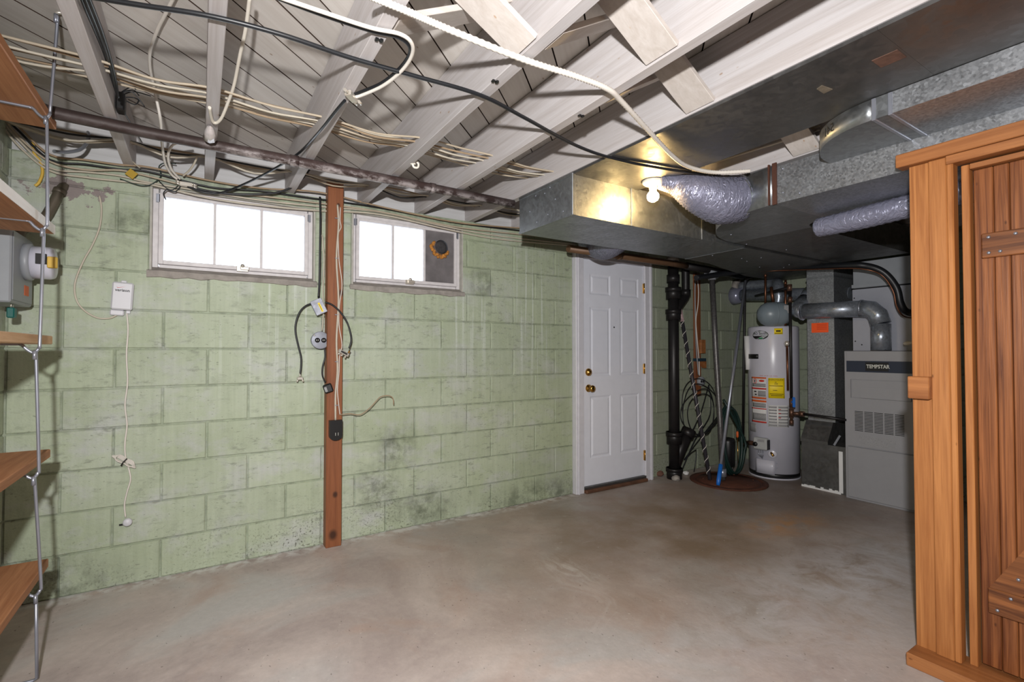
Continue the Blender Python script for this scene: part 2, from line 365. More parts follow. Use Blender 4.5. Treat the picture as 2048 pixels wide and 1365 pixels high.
# ------------------------------------------------------------------ the setting
XL, XR, YF, ZJ, ZC = -0.772, 5.15, -6.0, 2.17, 2.405       # left wall, right wall, wall behind the camera, joist underside, subfloor
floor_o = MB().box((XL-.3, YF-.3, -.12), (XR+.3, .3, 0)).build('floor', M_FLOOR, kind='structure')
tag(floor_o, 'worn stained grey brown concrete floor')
B = 0.2032; X0 = -0.574
def wall_rects(x0, x1, z0, z1, holes):
    xs = sorted({x0, x1, *[h[0] for h in holes], *[h[1] for h in holes]}); out = []
    xs = [x for x in xs if x0 <= x <= x1]
    for a, b in zip(xs, xs[1:]):
        cuts = sorted([(h[2], h[3]) for h in holes if h[0] < (a+b)/2 < h[1]]); z = z0
        for c0, c1 in cuts:
            if c0 > z: out.append((a, b, z, c0))
            z = max(z, c1)
        if z < z1: out.append((a, b, z, z1))
    return out
W1 = (-.232, .598, 1.64, 2.095); W2 = (.822, 1.625, 1.64, 2.115); D1 = (2.70, 3.57, 0, 2.06)
HOLES = [W1, W2, D1]
wall_b = MB()
for a, b, z0, z1 in wall_rects(XL-.3, XR+.3, 0, ZJ, HOLES): wall_b.box((a, .007, z0), (b, .2, z1))
wall_back = wall_b.build('wall_back', M_MORTAR, kind='structure'); tag(wall_back, 'pale green painted concrete block wall with two windows and a door')
_bm = {}
def block_mesh(w, h):
    k = (round(w, 3), round(h, 3))
    if k not in _bm:
        c = .0045; y0, y1 = 0., .03; w2, h2 = w/2, h/2
        m = MB(); vs = [(-w2, y1, -h2), (w2, y1, -h2), (w2, y1, h2), (-w2, y1, h2), (-w2, y0+c, -h2), (w2, y0+c, -h2), (w2, y0+c, h2), (-w2, y0+c, h2),
                        (-w2+c, y0, -h2+c), (w2-c, y0, -h2+c), (w2-c, y0, h2-c), (-w2+c, y0, h2-c)]
        m.add(vs, [(0, 1, 5, 4), (1, 2, 6, 5), (2, 3, 7, 6), (3, 0, 4, 7), (4, 5, 9, 8), (5, 6, 10, 9), (6, 7, 11, 10), (7, 4, 8, 11), (8, 9, 10, 11), (0, 3, 2, 1)])
        _bm[k] = m.mesh('block', M_BLOCK)
    return _bm[k]
def lay(parent, spans, top, place, rotz, joint=.0035):
    for k in range(11):
        z0, z1 = k*B, min((k+1)*B, top)
        for a, b in spans(k):
            w_, h_ = b-a-2*joint, z1-z0-2*joint
            if w_ < .012 or h_ < .012: continue
            o = link('block', block_mesh(w_, h_), parent); x, y = place((a+b)/2)
            jit = random.uniform(-.0022, .0012)
            o.location = (x + (jit if rotz else 0), y + (0 if rotz else jit), (z0+z1)/2); o.rotation_euler = (random.uniform(-.004, .004), 0, rotz+random.uniform(-.003, .003))
def clip_spans(lo, hi, k, x0, parity, holes):
    js = [lo] + [x0+B*m for m in range(-8, 60) if m % 2 == parity(k) and lo+.03 < x0+B*m < hi-.03] + [hi]
    out = []
    for a, b in zip(js, js[1:]):
        seg = [(a, b)]
        for h in holes:
            if (k+1)*B-.03 > h[2] and k*B+.03 < h[3]:
                seg = [s for (p, q) in seg for s in ((p, min(q, h[0])), (max(p, h[1]), q)) if s[1]-s[0] > .012]
        out += seg
    return out
# courses beside a window sill are cut in height where the opening starts inside a course
def back_spans(k): return clip_spans(XL, XR, k, X0, lambda k: k % 2, [(W1[0], W1[1], W1[2]-.03, 3), (W2[0], W2[1], W2[2]-.03, 3), (2.665, 3.60, 0, 3)])
lay(wall_back, back_spans, ZJ, lambda x: (x, 0), 0)
wall_right = MB().box((XR+.007, YF, 0), (XR+.2, .2, ZC)).build('wall_right', M_MORTAR, kind='structure'); tag(wall_right, 'green block wall behind the water heater')
lay(wall_right, lambda k: clip_spans(.0, 2.03, k, B*.5, lambda k: (k+1) % 2, []), ZJ, lambda s: (XR, -s), -math.pi/2)
wall_left = MB().box((XL-.007, YF, 0), (XL-.2, .2, ZC)).build('wall_left', M_MORTAR, kind='structure'); tag(wall_left, 'green block wall behind the hanging shelves')
lay(wall_left, lambda k: clip_spans(.0, 2.43, k, B*.5, lambda k: k % 2, []), ZJ, lambda s: (XL, -s), math.pi/2)
wall_front = MB().box((XL-.2, YF-.2, 0), (XR+.2, YF, ZC)).build('wall_front', M_MORTAR, kind='structure'); tag(wall_front, 'green block wall behind the camera')
# ceiling: subfloor with diagonal boards, joists, bridging
ceiling = MB().box((XL-.3, YF-.2, ZC+.012), (XR+.3, .26, ZC+.06)).build('ceiling', M_DARK, kind='structure'); tag(ceiling, 'open basement ceiling with whitewashed joists under diagonal boards')
def clip_poly(poly, f):
    out = []
    for i in range(len(poly)):
        a, b = poly[i], poly[(i+1) % len(poly)]; fa, fb = f(a), f(b)
        if fa >= 0: out.append(a)
        if fa*fb < 0: t = fa/(fa-fb); out.append((a[0]+(b[0]-a[0])*t, a[1]+(b[1]-a[1])*t))
    return out
cx0, cx1, cy0, cy1 = XL-.1, XR, -4.6, .1; sl = math.tan(rad(43)); pitch = .197
for i in range(-44, 14):
    c0 = -1.008 + i*pitch + .006; c1 = c0 + pitch - .0085
    poly = [(cx0, cy0), (cx1, cy0), (cx1, cy1), (cx0, cy1)]
    poly = clip_poly(poly, lambda p: p[1]-sl*p[0]-c0+.0); poly = clip_poly(poly, lambda p: c1-(p[1]-sl*p[0])) if len(poly) > 2 else []
    if len(poly) > 2:
        o = MB().prism(poly, ZC-random.uniform(0, .0015), ZC+.02).build('plank', M_PLANK, ceiling); o.data.materials.append(M_EDGE)
        for f in o.data.polygons:
            if abs(f.normal.z) < .5: f.material_index = 1
JX = [-.345, .010, .430, .870, 1.270, 1.670, 2.083, 2.49, 2.9, 3.3, 3.7, 4.1, 4.5, 4.9]
for x in JX: MB().box((x, YF+.02, ZJ), (x+.045, .085, ZC-.004), ch=.002).build('joist', M_JOIST, ceiling)
for a, b in zip([XL-.05]+[x+.045 for x in JX], JX+[XR]): MB().box((a-.0006, .06, ZJ-.01), (b+.0006, .09, ZC+.003)).build('rim_board', M_RIM, ceiling)
def bridge(p, q, wd=.088, th=.019):
    p, q = Vector(p), Vector(q); M = frame_M(p, q-p, (0, 1, 0)); L = (q-p).length
    return MB().box((0, -wd/2, -th/2), (L, wd/2, th/2), M, ch=.0015).build('bridging', M_BRIDGE, ceiling)
for i in range(2, 8):
    xa, xb = JX[i]+.047, JX[i+1]-.002; yy = {3: -2.14, 4: -2.0, 5: -1.97}.get(i, -2.0) if i != 2 else -1.94
    if i == 3: yy = -2.15
    bridge((xb, yy, ZJ+.012), (xa, yy, ZC-.015), .13)
    bridge((xa, yy+.13, ZJ+.012), (xb, yy+.13, ZC-.015), .10)
# ------------------------------------------------------------------ windows
def window(name, W, panel, label):
    x0, x1, z0, z1 = W; r = empty(name, label, kind='structure'); fy = .03
    fx0, fx1, fz0, fz1 = x0+.028, x1-.028, z0+.030, z1-.016
    m = MB()
    for a, b in (((fx0-.02, fy+.01, fz0-.02), (fx0+.006, .15, fz1+.01)), ((fx1-.006, fy+.01, fz0-.02), (fx1+.02, .15, fz1+.01)), ((fx0+.012, fy+.01, fz1-.012), (fx1-.012, .15, fz1+.02)), ((fx0+.012, fy+.01, fz0-.03), (fx1-.012, .15, fz0+.008))): m.box(a, b, ch=.002)
    m.build('outer_frame', M_SASH, r)
    s = MB(); sw = .022
    for a, b in (((fx0+.007, fy-.004, fz0+.009), (fx0+.007+sw, fy+.04, fz1-.013)), ((fx1-.007-sw, fy-.004, fz0+.009), (fx1-.007, fy+.04, fz1-.013)), ((fx0+.007+sw, fy-.004, fz1-.013-sw*.8), (fx1-.007-sw, fy+.04, fz1-.013)), ((fx0+.007+sw, fy-.004, fz0+.009), (fx1-.007-sw, fy+.04, fz0+.009+sw*1.0))): s.box(a, b, ch=.002)
    so = s.build('sash', M_SASH, r)
    px0, px1, pz0, pz1 = fx0+.007+sw, fx1-.007-sw, fz0+.009+sw, fz1-.013-sw*.8; pw = (px1-px0)/3
    for k in (1, 2): MB().box((px0+pw*k-.007, fy+.004, pz0), (px0+pw*k+.007, fy+.03, pz1)).build('muntin', M_SASH, so)
    for k in range(3):
        if panel and k == 2: continue
        MB().box((px0+pw*k+.007*(k > 0), fy+.016, pz0), (px0+pw*(k+1)-.007*(k < 2), fy+.019, pz1)).build('pane', M_GLASS, r)
    if panel:
        a, b = px0+2*pw+.007, px1
        pn = MB().box((a, fy+.008, pz0), (b, fy+.02, pz1)).build('metal_panel', plain('stained grey sheet panel', (120, 116, 118), .5, .35, .25, 9), r)
        cxp, czp = a+.108, pz1-.115
        MB().tube([(cxp, fy+.012, czp), (cxp, fy-.03, czp)], [.05, .05], 20, caps=False).build('vent_sleeve', M_STEEL, pn)
        MB().lathe([(0, 0), (.03, .006), (.048, -.004), (.049, -.02)], frame_M((cxp, fy-.02, czp), (1, 0, 0), (0, 0, 1)), 16).build('vent_plug', plain('dark lint', (58, 56, 58), .9, var=.3, scale=60, bump=1, bs=40), pn)
        mm = MB()
        for i in range(16):
            an = rad(150+i*12.5); rr = .054+random.uniform(0, .016); p = Vector((cxp+rr*math.cos(an), fy+.002-random.uniform(0, .01), czp+rr*math.sin(an)))
            mm.lathe([(0, -.013), (.012, -.007), (.014, .004), (.006, .011), (0, .013)], Matrix.Translation(p) @ Matrix.Rotation(random.uniform(0, 3), 4, 'Y') @ Matrix.Scale(random.uniform(.8, 1.5), 4, (1, 0, 0)), 8)
        mm.build('foam_sealant', M_PUTTY, pn)
    # latch at the bottom rail
    lx = (fx0+fx1)/2 + (.02 if not panel else .0); lz = fz0+.02
    l = MB().box((lx-.03, fy-.012, lz-.02), (lx+.03, fy-.003, lz+.012), ch=.002); lo = l.build('latch_plate', M_CHROME, r)
    MB().box((lx-.012, fy-.026, lz-.012), (lx+.034, fy-.012, lz+.008), ch=.003).lathe([(0, 0), (.011, 0), (.011, .014), (0, .016)], frame_M((lx, fy-.012, lz+.012), (1, 0, 0), (0, 0, 1)), 10).build('latch_lever', M_CHROME, lo)
    for hx in (fx0+.004, fx1-.004): MB().box((hx-.009, fy-.004, fz1-.065), (hx+.009, fy+.012, fz1-.02), ch=.001).build('hinge', M_STEEL, r)
    # cement sill and reveal
    n = 14; top = [(x0-.012+(x1-x0+.024)*i/n) for i in range(n+1)]; vs = []; fs = []
    for i, x in enumerate(top):
        b_ = z0-.035+random.uniform(-.007, .007); vs += [(x, fy+.012, z0+.022), (x, -.010, z0-.004+random.uniform(-.002, .002)), (x, -.012, b_), (x, .03, b_-.006)]
    for i in range(n):
        q = 4*i; fs += [(q, q+1, q+5, q+4), (q+1, q+2, q+6, q+5), (q+2, q+3, q+7, q+6)]
    vs_n = len(vs); fs += [(0, 3, 2, 1), (4*n, 4*n+1, 4*n+2, 4*n+3)]
    MB().add(vs, fs).build('sill', M_CEMENT, r)
    MB().box((x0-.001, .0, z0-.01), (x0+.009, .2, z1)).box((x1-.009, .0, z0-.01), (x1+.001, .2, z1)).box((x0+.009, .012, z1-.006), (x1-.009, .2, z1+.004)).build('reveal', plain('grey cement reveal', (176, 174, 166), .8, var=.14, scale=18, bump=.3), r)
    return r
window('window_1', W1, False, 'three-pane white basement window left of the brown post')
window('window_2', W2, True, 'three-pane white basement window with a metal vent panel, right of the brown post')
# ------------------------------------------------------------------ white door
d1 = empty('door_1', 'white six-panel door with brass knob and deadbolt', kind='structure')
MB().box((2.664, -.045, 0), (2.752, .1, 2.075), ch=.004).box((2.682, -.055, 0), (2.70, -.044, 2.075), ch=.003).build('casing', M_TRIM, d1)
MB().box((3.498, -.045, 0), (3.600, .1, 2.075), ch=.004).box((3.56, -.055, 0), (3.585, -.044, 2.075), ch=.003).build('casing', M_TRIM, d1)
MB().box((2.7525, -.045, 2.0), (3.4975, .1, 2.075), ch=.004).build('head_casing', M_TRIM, d1)
MB().box((2.7525, -.075, 0), (3.4975, .12, .03), ch=.006).build('threshold', plain('brown worn threshold', (92, 62, 44), .7, var=.3), d1)
MB().box((2.7525, -.05, .03), (3.4975, .1, .05)).build('door_sweep', M_GALVD, d1)
dx0, dx1, dz0, dz1 = 2.757, 3.493, .052, 1.997; dy = -.025
cols = [(P(1180, 700, Y=dy).x, P(1221, 700, Y=dy).x), (P(1240, 700, Y=dy).x, P(1277, 700, Y=dy).x)]
rows = [(1.695, 1.875), (.985, 1.59), (.28, .815)]
sl_ = MB().box((dx0, dy+.008, dz0), (dx1, dy+.045, dz1))
xs = [dx0, cols[0][0], cols[0][1], cols[1][0], cols[1][1], dx1]
for a, b in ((0, 1), (2, 3), (4, 5)): sl_.box((xs[a], dy, dz0), (xs[b], dy+.008, dz1))
zs = [dz0, rows[2][0], rows[2][1], rows[1][0], rows[1][1], rows[0][0], rows[0][1], dz1]
for a in (0, 2, 4, 6):
    for c in cols: sl_.box((c[0], dy, zs[a]), (c[1], dy+.008, zs[a+1]))
slab = sl_.build('slab', M_WHITE, d1)
for c in cols:
    for z in rows:
        i1, i2 = .006, .030; (a, b), (e, f) = c, z
        vs = [(a, dy+.0005, e), (b, dy+.0005, e), (b, dy+.0005, f), (a, dy+.0005, f)]
        for q, yy in ((.012, dy+.0072), (.018, dy+.0072), (.034, dy+.001)): vs += [(a+q, yy, e+q), (b-q, yy, e+q), (b-q, yy, f-q), (a+q, yy, f-q)]
        fs = [(4*l+i, 4*l+(i+1) % 4, 4*l+4+(i+1) % 4, 4*l+4+i) for l in range(3) for i in range(4)] + [(12, 13, 14, 15)]
        MB().add(vs, fs).build('panel', M_WHITE, d1)
def knobpos(px, py): return P(px, py, Y=dy)
k1 = knobpos(1173, 745); MB().lathe([(0, .030), (.012, .029), (.016, .022), (.030, .016), (.033, .006), (.033, 0)][::-1], frame_M((k1.x+.02, dy, k1.z), (1, 0, 0), (0, 0, 1)), 20).build('deadbolt', M_BRASS, d1)
MB().lathe([(.033, 0), (.033, .006), (.014, .012), (.012, .03), (.024, .036), (.030, .05), (.026, .062), (.010, .068), (0, .068)], frame_M((k1.x+.022, dy, .885), (1, 0, 0), (0, 0, 1)), 20).build('knob', M_BRASS, d1)
MB().lathe([(.007, 0), (.007, .003), (0, .003)], frame_M((P(1228, 655, Y=dy).x, dy, 1.417), (1, 0, 0), (0, 0, 1)), 10).build('peephole', M_INK, d1)
for z in (1.79, 1.04, .235):
    h = MB().box((3.488, dy-.008, z-.045), (3.513, dy-.001+.005, z+.045), ch=.001).tube([(3.497, dy-.012, z-.048), (3.497, dy-.012, z+.048)], .006, 8).build('hinge', M_BRASS, d1)
# ------------------------------------------------------------------ pine door frame on the right
fx = 2.38
t1 = empty('trim_1', 'honey pine door frame with header and floor sill at the right', kind='structure')
def yb(px): return P(px, 700, X=fx).y
MB().box((fx+.01, -2.435, .05), (fx+.06, -2.497, 1.945), ch=.002).build('upright', M_PINE_Z, t1)
MB().box((fx, -2.498, .05), (fx+.06, -2.553, 1.945), ch=.003).build('upright', M_PINE_Z, t1)
MB().box((fx-.004, -2.554, .052), (fx+.05, -2.574, 1.945), ch=.004).build('jamb_edge', M_PINE_Z, t1)
MB().box((fx+.03, -2.588, .05), (fx+.075, -2.611, 1.905), ch=.002).build('door_stop', M_PINE_Z, t1)
MB().box((fx-.02, -2.40, 1.946), (fx+.045, -3.75, 1.998), ch=.003).build('header', M_PINE_Y, t1)
MB().box((fx-.012, -2.555, 1.912), (fx+.05, -3.7, 1.945), ch=.002).build('header_trim', M_PINE_Y, t1)
MB().box((fx+.03, -2.612, 1.886), (fx+.075, -3.42, 1.906), ch=.002).build('head_stop', M_PINE_Y, t1)
MB().box((fx-.08, -2.43, 0), (fx+.09, -3.75, .05), ch=.004).build('sill', M_PINE_Y, t1)
MB().box((fx-.03, -2.432, 1.022), (fx+.012, -2.50, 1.108), ch=.003).build('block', M_PINE_Y, t1)
for a, b in ((-3.43, -3.50), (-3.50, -3.56), (-3.66, -3.72)): MB().box((fx, a, .05), (fx+.06, b, 1.945), ch=.003).build('upright', M_PINE_Z, t1)
d2 = empty('door_2', 'brown plank door with dark grained ledger boards and a diagonal brace', kind='structure')
dxp = fx+.055; y = -2.616; wd = [.055, .042, .052, .047, .052, .050, .052, .047, .052, .050, .052, .047, .052, .05, .05, .045]; i = 0
while y > -3.41:
    y2 = max(y-wd[i % len(wd)], -3.415); MB().box((dxp, y, .06), (dxp+.022, y2+.0015, 1.884), ch=.003).build('plank', M_DOORWOOD, d2); y = y2; i += 1
MB().box((dxp-.022, -2.640, 1.548), (dxp-.0005, -3.39, 1.638), ch=.003).build('ledger', M_LEDGE, d2)
MB().box((dxp-.022, -2.640, .262), (dxp-.0005, -3.39, .352), ch=.003).build('ledger', M_LEDGE, d2)
MB().prism([(-2.645, .354), (-2.73, .354), (-3.39, 1.45), (-3.39, 1.545), (-3.30, 1.545)], 0, .0215, Matrix(((0, 0, 1, dxp-.022), (1, 0, 0, 0), (0, 1, 0, 0), (0, 0, 0, 1)))).build('brace', M_LEDGE, d2)
for (yy, zz) in ((-2.66, 1.565), (-2.66, 1.622), (-2.69, 1.566), (-2.73, 1.622), (-2.665, .28), (-2.70, .335), (-2.72, .41)):
    MB().lathe([(.006, 0), (.005, .003), (0, .0035)], frame_M((dxp-.022, yy, zz), (0, -1, 0), (0, 0, 1)), 8).build('screw', M_STEEL, d2)
# ------------------------------------------------------------------ sheet-metal ducts
def screws(parent, pts, face):
    for p in pts: MB().lathe([(.005, 0), (.004, .003), (0, .0035)], face(p), 6).build('screw', M_STEEL, parent)
TA0, TA1 = 1.938, 2.163
ta = empty('return_duct', 'rectangular galvanized duct trunk running along the wall above the white door', 'duct')
MB().prism([(1.673, -1.20), (2.123, -1.20), (2.123, -.685), (1.673, -.685)], TA0, TA1).build('end_section', M_GALV, ta)
MB().prism([(2.124, -1.20), (2.768, -1.20), (2.768, -.685), (2.124, -.685)], TA0, TA1).build('duct_section', M_GALV, ta)
MB().prism([(2.769, -1.20), (3.24, -1.20), (3.24, -.695), (2.769, -.685)], TA0, TA1).build('duct_section', M_GALV, ta)
MB().prism([(3.241, -1.20), (5.1, -1.20), (5.1, -.42), (4.5, -.42), (3.6, -.66), (3.241, -.695)], TA0, TA1).build('duct_section', M_GALVD, ta)
MB().box((1.667, -1.208, TA0-.004), (1.692, -1.184, TA1), ch=.003).build('corner_flange', M_GALV, ta)
MB().box((1.668, -1.184, TA0-.004), (1.674, -.685, TA0+.012)).box((1.668, -1.184, TA1-.014), (1.674, -.685, TA1)).build('end_flange', M_GALV, ta)
for x in (2.123, 2.768): MB().box((x-.012, -1.206, TA0-.003), (x+.012, -1.2005, TA1), ch=.002).build('seam_strip', M_GALV, ta)
MB().box((3.228, -1.2, TA0-.005), (3.252, -.7, TA0-.0005), ch=.002).build('seam_strip', M_GALV, ta)
screws(ta, [(1.673, y, z) for y, z in ((-1.12, 1.975), (-1.05, 2.06), (-.95, 2.12), (-.87, 1.97), (-.80, 2.05), (-.86, 2.13), (-.98, 1.99), (-1.0, 2.14))], FACE_NX)
for x, yy in ((3.3, -.9), (3.24, -1.1), (3.24, -.8), (3.6, -.95), (3.75, -.9), (3.7, -1.05), (4.2, -1.0), (4.3, -.9), (4.1, -.8)):
    MB().lathe([(.006, 0), (.005, -.004), (0, -.005)], Matrix.Translation((x, yy, TA0)), 6).build('screw', M_STEEL, ta)
pan = empty('joist_pan', 'dark flat sheet metal pan nailed under the joists, with a rusty square patch', 'duct')
PAN0, PAN1 = 2.156, 2.1685
MB().box((1.676, -1.2, PAN0), (2.172, -2.6, PAN1)).build('sheet', M_GALVD, pan)
MB().box((1.676, -2.6005, PAN0), (2.172, -4.4, PAN1)).build('sheet', M_GALVD, pan)
q = P(1778, 117, Z=PAN0); MB().box((q.x-.035, q.y-.035, PAN0-.002), (q.x+.035, q.y+.035, PAN0-.0002)).build('rust_patch', plain('rusty patch', (112, 84, 72), .6, .3, .3, 40), pan)
q = P(1645, 178, Z=PAN0); MB().prism([(q.x-.03, q.y-.012), (q.x+.03, q.y-.02), (q.x+.035, q.y+.012), (q.x-.02, q.y+.01)], PAN0-.0025, PAN0-.0003).build('tape_scrap', plain('torn foil tape', (150, 140, 124), .5, .5, .2, 40), pan)
# supply trunk with a radius elbow
ZB0, ZB1 = 1.952, 2.15
tb = empty('supply_duct', 'spangled galvanized trunk duct with a rounded elbow beside the light bulb', 'duct')
px = [(1500, 421), (1472, 431), (1451, 443), (1439, 456), (1434, 466), (1440, 475), (1452, 482), (1469, 488), (1500, 493)]
out = [P(a, b, Z=ZB0) for a, b in px]; out = [(p.x, p.y) for p in out]
a0 = (2.45, -1.86); far = -1.215
def arc(c, r, t0, t1, n=16): return [(c[0]+r*math.cos(rad(t0+(t1-t0)*i/n)), c[1]+r*math.sin(rad(t0+(t1-t0)*i/n))) for i in range(n+1)]
oc = arc((3.1, -1.86), .65, 180, 90)                          # outer curve of the elbow
elbow = oc + [(3.1, -1.72)] + arc((3.1, -1.86), .14, 90, 180, 6)[1:] + [(2.96, -1.86)]
MB().prism(elbow, ZB0, ZB1, sm=True).build('elbow', M_GALV, tb)
MB().prism([(2.45, -1.861), (2.96, -1.861), (2.96, -4.3), (2.45, -4.3)], ZB0, ZB1-.01).build('trunk', M_SPANGLE, tb)
MB().prism([(3.101, -1.21), (4.54, -1.21), (4.54, -1.72), (3.101, -1.72)], ZB0, ZB1).build('plenum_section', M_GALVD, tb)
MB().box((2.441, -1.872, ZB0-.004), (2.449, -1.850, ZB1+.01)).box((2.441, -1.835, ZB0+.0), (2.455, -1.828, ZB1+.01)).build('rusty_strap', plain('rusty strap', (84, 52, 40), .7, .2, .2), tb)
screws(tb, [(2.449, y, z) for y, z in ((-1.9, 2.12), (-1.9, 2.0), (-1.98, 1.975))], FACE_NX)
for p, z in ((P(1448, 470, Z=ZB0), 0), (P(1480, 489, Z=ZB0), 0), (P(1560, 500, Z=ZB0), 0)): MB().lathe([(.006, 0), (.005, -.004), (0, -.005)], Matrix.Translation((p.x+.03, p.y-.03, ZB0)), 6).build('screw', M_STEEL, tb)
# boot marked 541
bt = empty('branch_duct', 'flat galvanized branch duct with a rounded end, marked 541 in black', 'duct')
z0b, z1b = 2.075, 2.154
c541 = [P(a, b, Z=z0b) for a, b in ((2048, 120), (1875, 193), (1767, 247), (1716, 254), (1690, 264), (1670, 278), (1657, 293), (1654, 306), (1660, 317), (1669, 324), (1802, 282), (1827, 274), (2048, 187))]
c541 = [(p.x, p.y) for p in c541]
xL = sum(p[0] for p in c541[:3])/3
curve = arc((xL+.30, -2.42), .30, 180, 90, 14); sec = curve + [(xL+.33, -2.12), (xL+.33, -2.42)]
MB().prism(sec, z0b, z1b, sm=True).build('elbow', M_GALV, bt)
MB().prism([(xL, -2.4205), (xL+.33, -2.4205), (xL+.33, -2.475), (xL, -2.475)], z0b, z1b).build('collar', M_GALV, bt)
MB().prism([(xL, -2.4755), (xL+.33, -2.4755), (xL+.33, -4.3), (xL, -4.3)], z0b, z1b).build('branch', M_SPANGLE, bt)
for yy in (-2.42, -2.472): MB().box((xL-.004, yy-.007, z0b-.004), (xL+.33, yy+.007, z1b), ch=.002).build('seam_strip', M_STEEL, bt)
def on_curve(q):
    a = rad(180-38) - q.x/.30; rr = .30+.0007+q.z
    return Vector((xL+.30+rr*math.cos(a), -2.42+rr*math.sin(a), (z0b+z1b)/2+.005+q.y))
text('marking', '541', .05, None, M_INK, bt, fn=on_curve)
# flexible ducts
def flex(name, pts, r, label, ripple=.03, sm=14):
    e = empty(name, label, 'flexible duct'); MB().tube(pts, r, 20, sm, True, ripple).build('sleeve', M_FLEX, e); return e
f1 = flex('flexible_duct', [P(1318, 365, Y=-1.40), P(1350, 368, Y=-1.44), P(1392, 384, Y=-1.52), P(1440, 400, Y=-1.58), P(1478, 398, Y=-1.62)], [.035, .06, .105, .13, .125], 'fat silver grey flexible duct beside the lit bulb')
MB().tube([P(1476, 398, Y=-1.618), P(1484, 397, Y=-1.63)], [.127, .127], 20).build('collar', M_GALV, f1)
p0, p1, p2 = P(1636, 456, Z=1.885), P(1725, 436, Z=1.885), P(1835, 408, Z=1.90)
f2 = flex('flexible_duct', [p0, p1, p2, p2+(p2-p1)], [.05, .056, .056, .056], 'thin silver grey flexible duct under the trunk behind the pine frame')
f3 = flex('flexible_duct', [(2.56, -.68, 2.06), (2.58, -.56, 2.03), (2.62, -.42, 2.03), (2.64, -.28, 2.09), (2.64, -.2, 2.2)], [.11, .115, .115, .11, .105], 'silver grey flexible duct sagging above the top of the white door')
MB().tube([(2.556, -.69, 2.06), (2.556, -.67, 2.06)], [.118, .118], 20).build('collar', plain('brown shadow band', (104, 74, 46), .6, .2), f3)  # added brown ring, stands in for the shadow band round the sleeve end
# ------------------------------------------------------------------ bare bulbs
def bulb(loc, label, mat=None):
    e = empty('bare_bulb', label, 'light bulb', 'bare bulbs in porcelain sockets'); x, y, z = loc
    MB().lathe([(.058, 0), (.058, -.012), (.045, -.022), (.022, -.028), (.020, -.05), (0, -.05)], Matrix.Translation((x, y, z)), 24).build('socket', M_PORCELAIN, e)
    MB().lathe([(0, -.118), (.013, -.116), (.027, -.107), (.033, -.091), (.031, -.075), (.019, -.060), (.014, -.0505), (.0, -.0505)], Matrix.Translation((x, y, z)), 20).build('globe', mat or M_BULB, e)
    return e
bulb((2.118, -1.36, 2.155), 'lit bare bulb in a white porcelain socket beside the duct')
bulb((0.8, -3.55, 2.165), 'lit bare bulb in a white porcelain socket behind the camera', emis('dimmer lit bulb glass', (1, .66, .36, 1), 150))
# ------------------------------------------------------------------ steel pipe under the joists
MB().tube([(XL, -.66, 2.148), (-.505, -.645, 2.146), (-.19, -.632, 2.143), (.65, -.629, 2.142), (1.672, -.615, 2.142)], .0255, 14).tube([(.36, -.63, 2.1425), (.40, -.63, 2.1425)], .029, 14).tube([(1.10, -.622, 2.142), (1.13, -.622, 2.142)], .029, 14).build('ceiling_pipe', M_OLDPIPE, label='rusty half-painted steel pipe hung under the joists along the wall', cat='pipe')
# ------------------------------------------------------------------ hanging shelves on the left
sh = empty('hanging_shelf', 'wooden plank shelves hung on zinc rods along the left wall', 'shelf unit')
zt = [2.137, 1.712, 1.268, .816, .382]
M_SHELFL = wood('light pine shelf board', (222, 186, 148), (190, 146, 106), 1, .6, (120, 78, 50), 1)
for z, m in zip(zt, (M_SHELF, M_SHELF, M_SHELFL, M_SHELF, M_SHELF)): MB().box((XL+.012, -.575, z-.034), (-.5, -1.95, z), ch=.003).build('shelf_board', m, sh)
MB().box((-.4995, -.5755, zt[1]-.035), (-.498, -1.95, zt[1]+.001)).build('painted_edge', M_SHELFW, sh)
rod = [(-.437, -.94, 2.385), (-.49, -.784, 2.075), (-.49, -.802, 1.655), (-.49, -.868, 1.208), (-.49, -.853, .765), (-.49, -.798, .330), (-.49, -.764, .012)]
rr = .0052
def hanger(dy_, full=True):
    for i in range(len(rod)-1):
        a, b = Vector(rod[i])+Vector((0, dy_, 0)), Vector(rod[i+1])+Vector((0, dy_, 0))
        m = MB(); bx = XL+.03
        if i < len(rod)-2:
            m.tube([a+Vector((0, 0, -.012)), a+Vector((0.003, 0, -.03)), b+Vector((.012, 0, .05)), b+Vector((.010, 0, .012)), b+Vector((-.004, 0, -.006)), b+Vector((-.022, 0, .006)), b+Vector((-.036, 0, .022)), b+Vector((-.06, 0, .024)), Vector((bx+.03, b.y, b.z+.024)), Vector((bx, b.y, b.z+.012)), Vector((bx, a.y, a.z))], rr, 8, 4)
        else:
            m.tube([a, b, Vector((b.x-.01, b.y, .008)), Vector((bx+.01, b.y, .008)), Vector((bx, b.y, b.z)), Vector((bx, a.y, a.z))], rr, 8)
        m.tube([a+Vector((0, -.006, .0)), a+Vector((0, -.006, -.03))], .006, 8)
        m.build('hanger_rod', M_STEEL, sh)
    a = Vector(rod[0])+Vector((0, dy_, 0)); MB().tube([a, a+Vector((.01, 0, .012)), a+Vector((.06, 0, .006)), a+Vector((.092, 0, .004))], .006, 8, 4).build('hook', M_CHROME, sh)
hanger(0); hanger(-1.0)
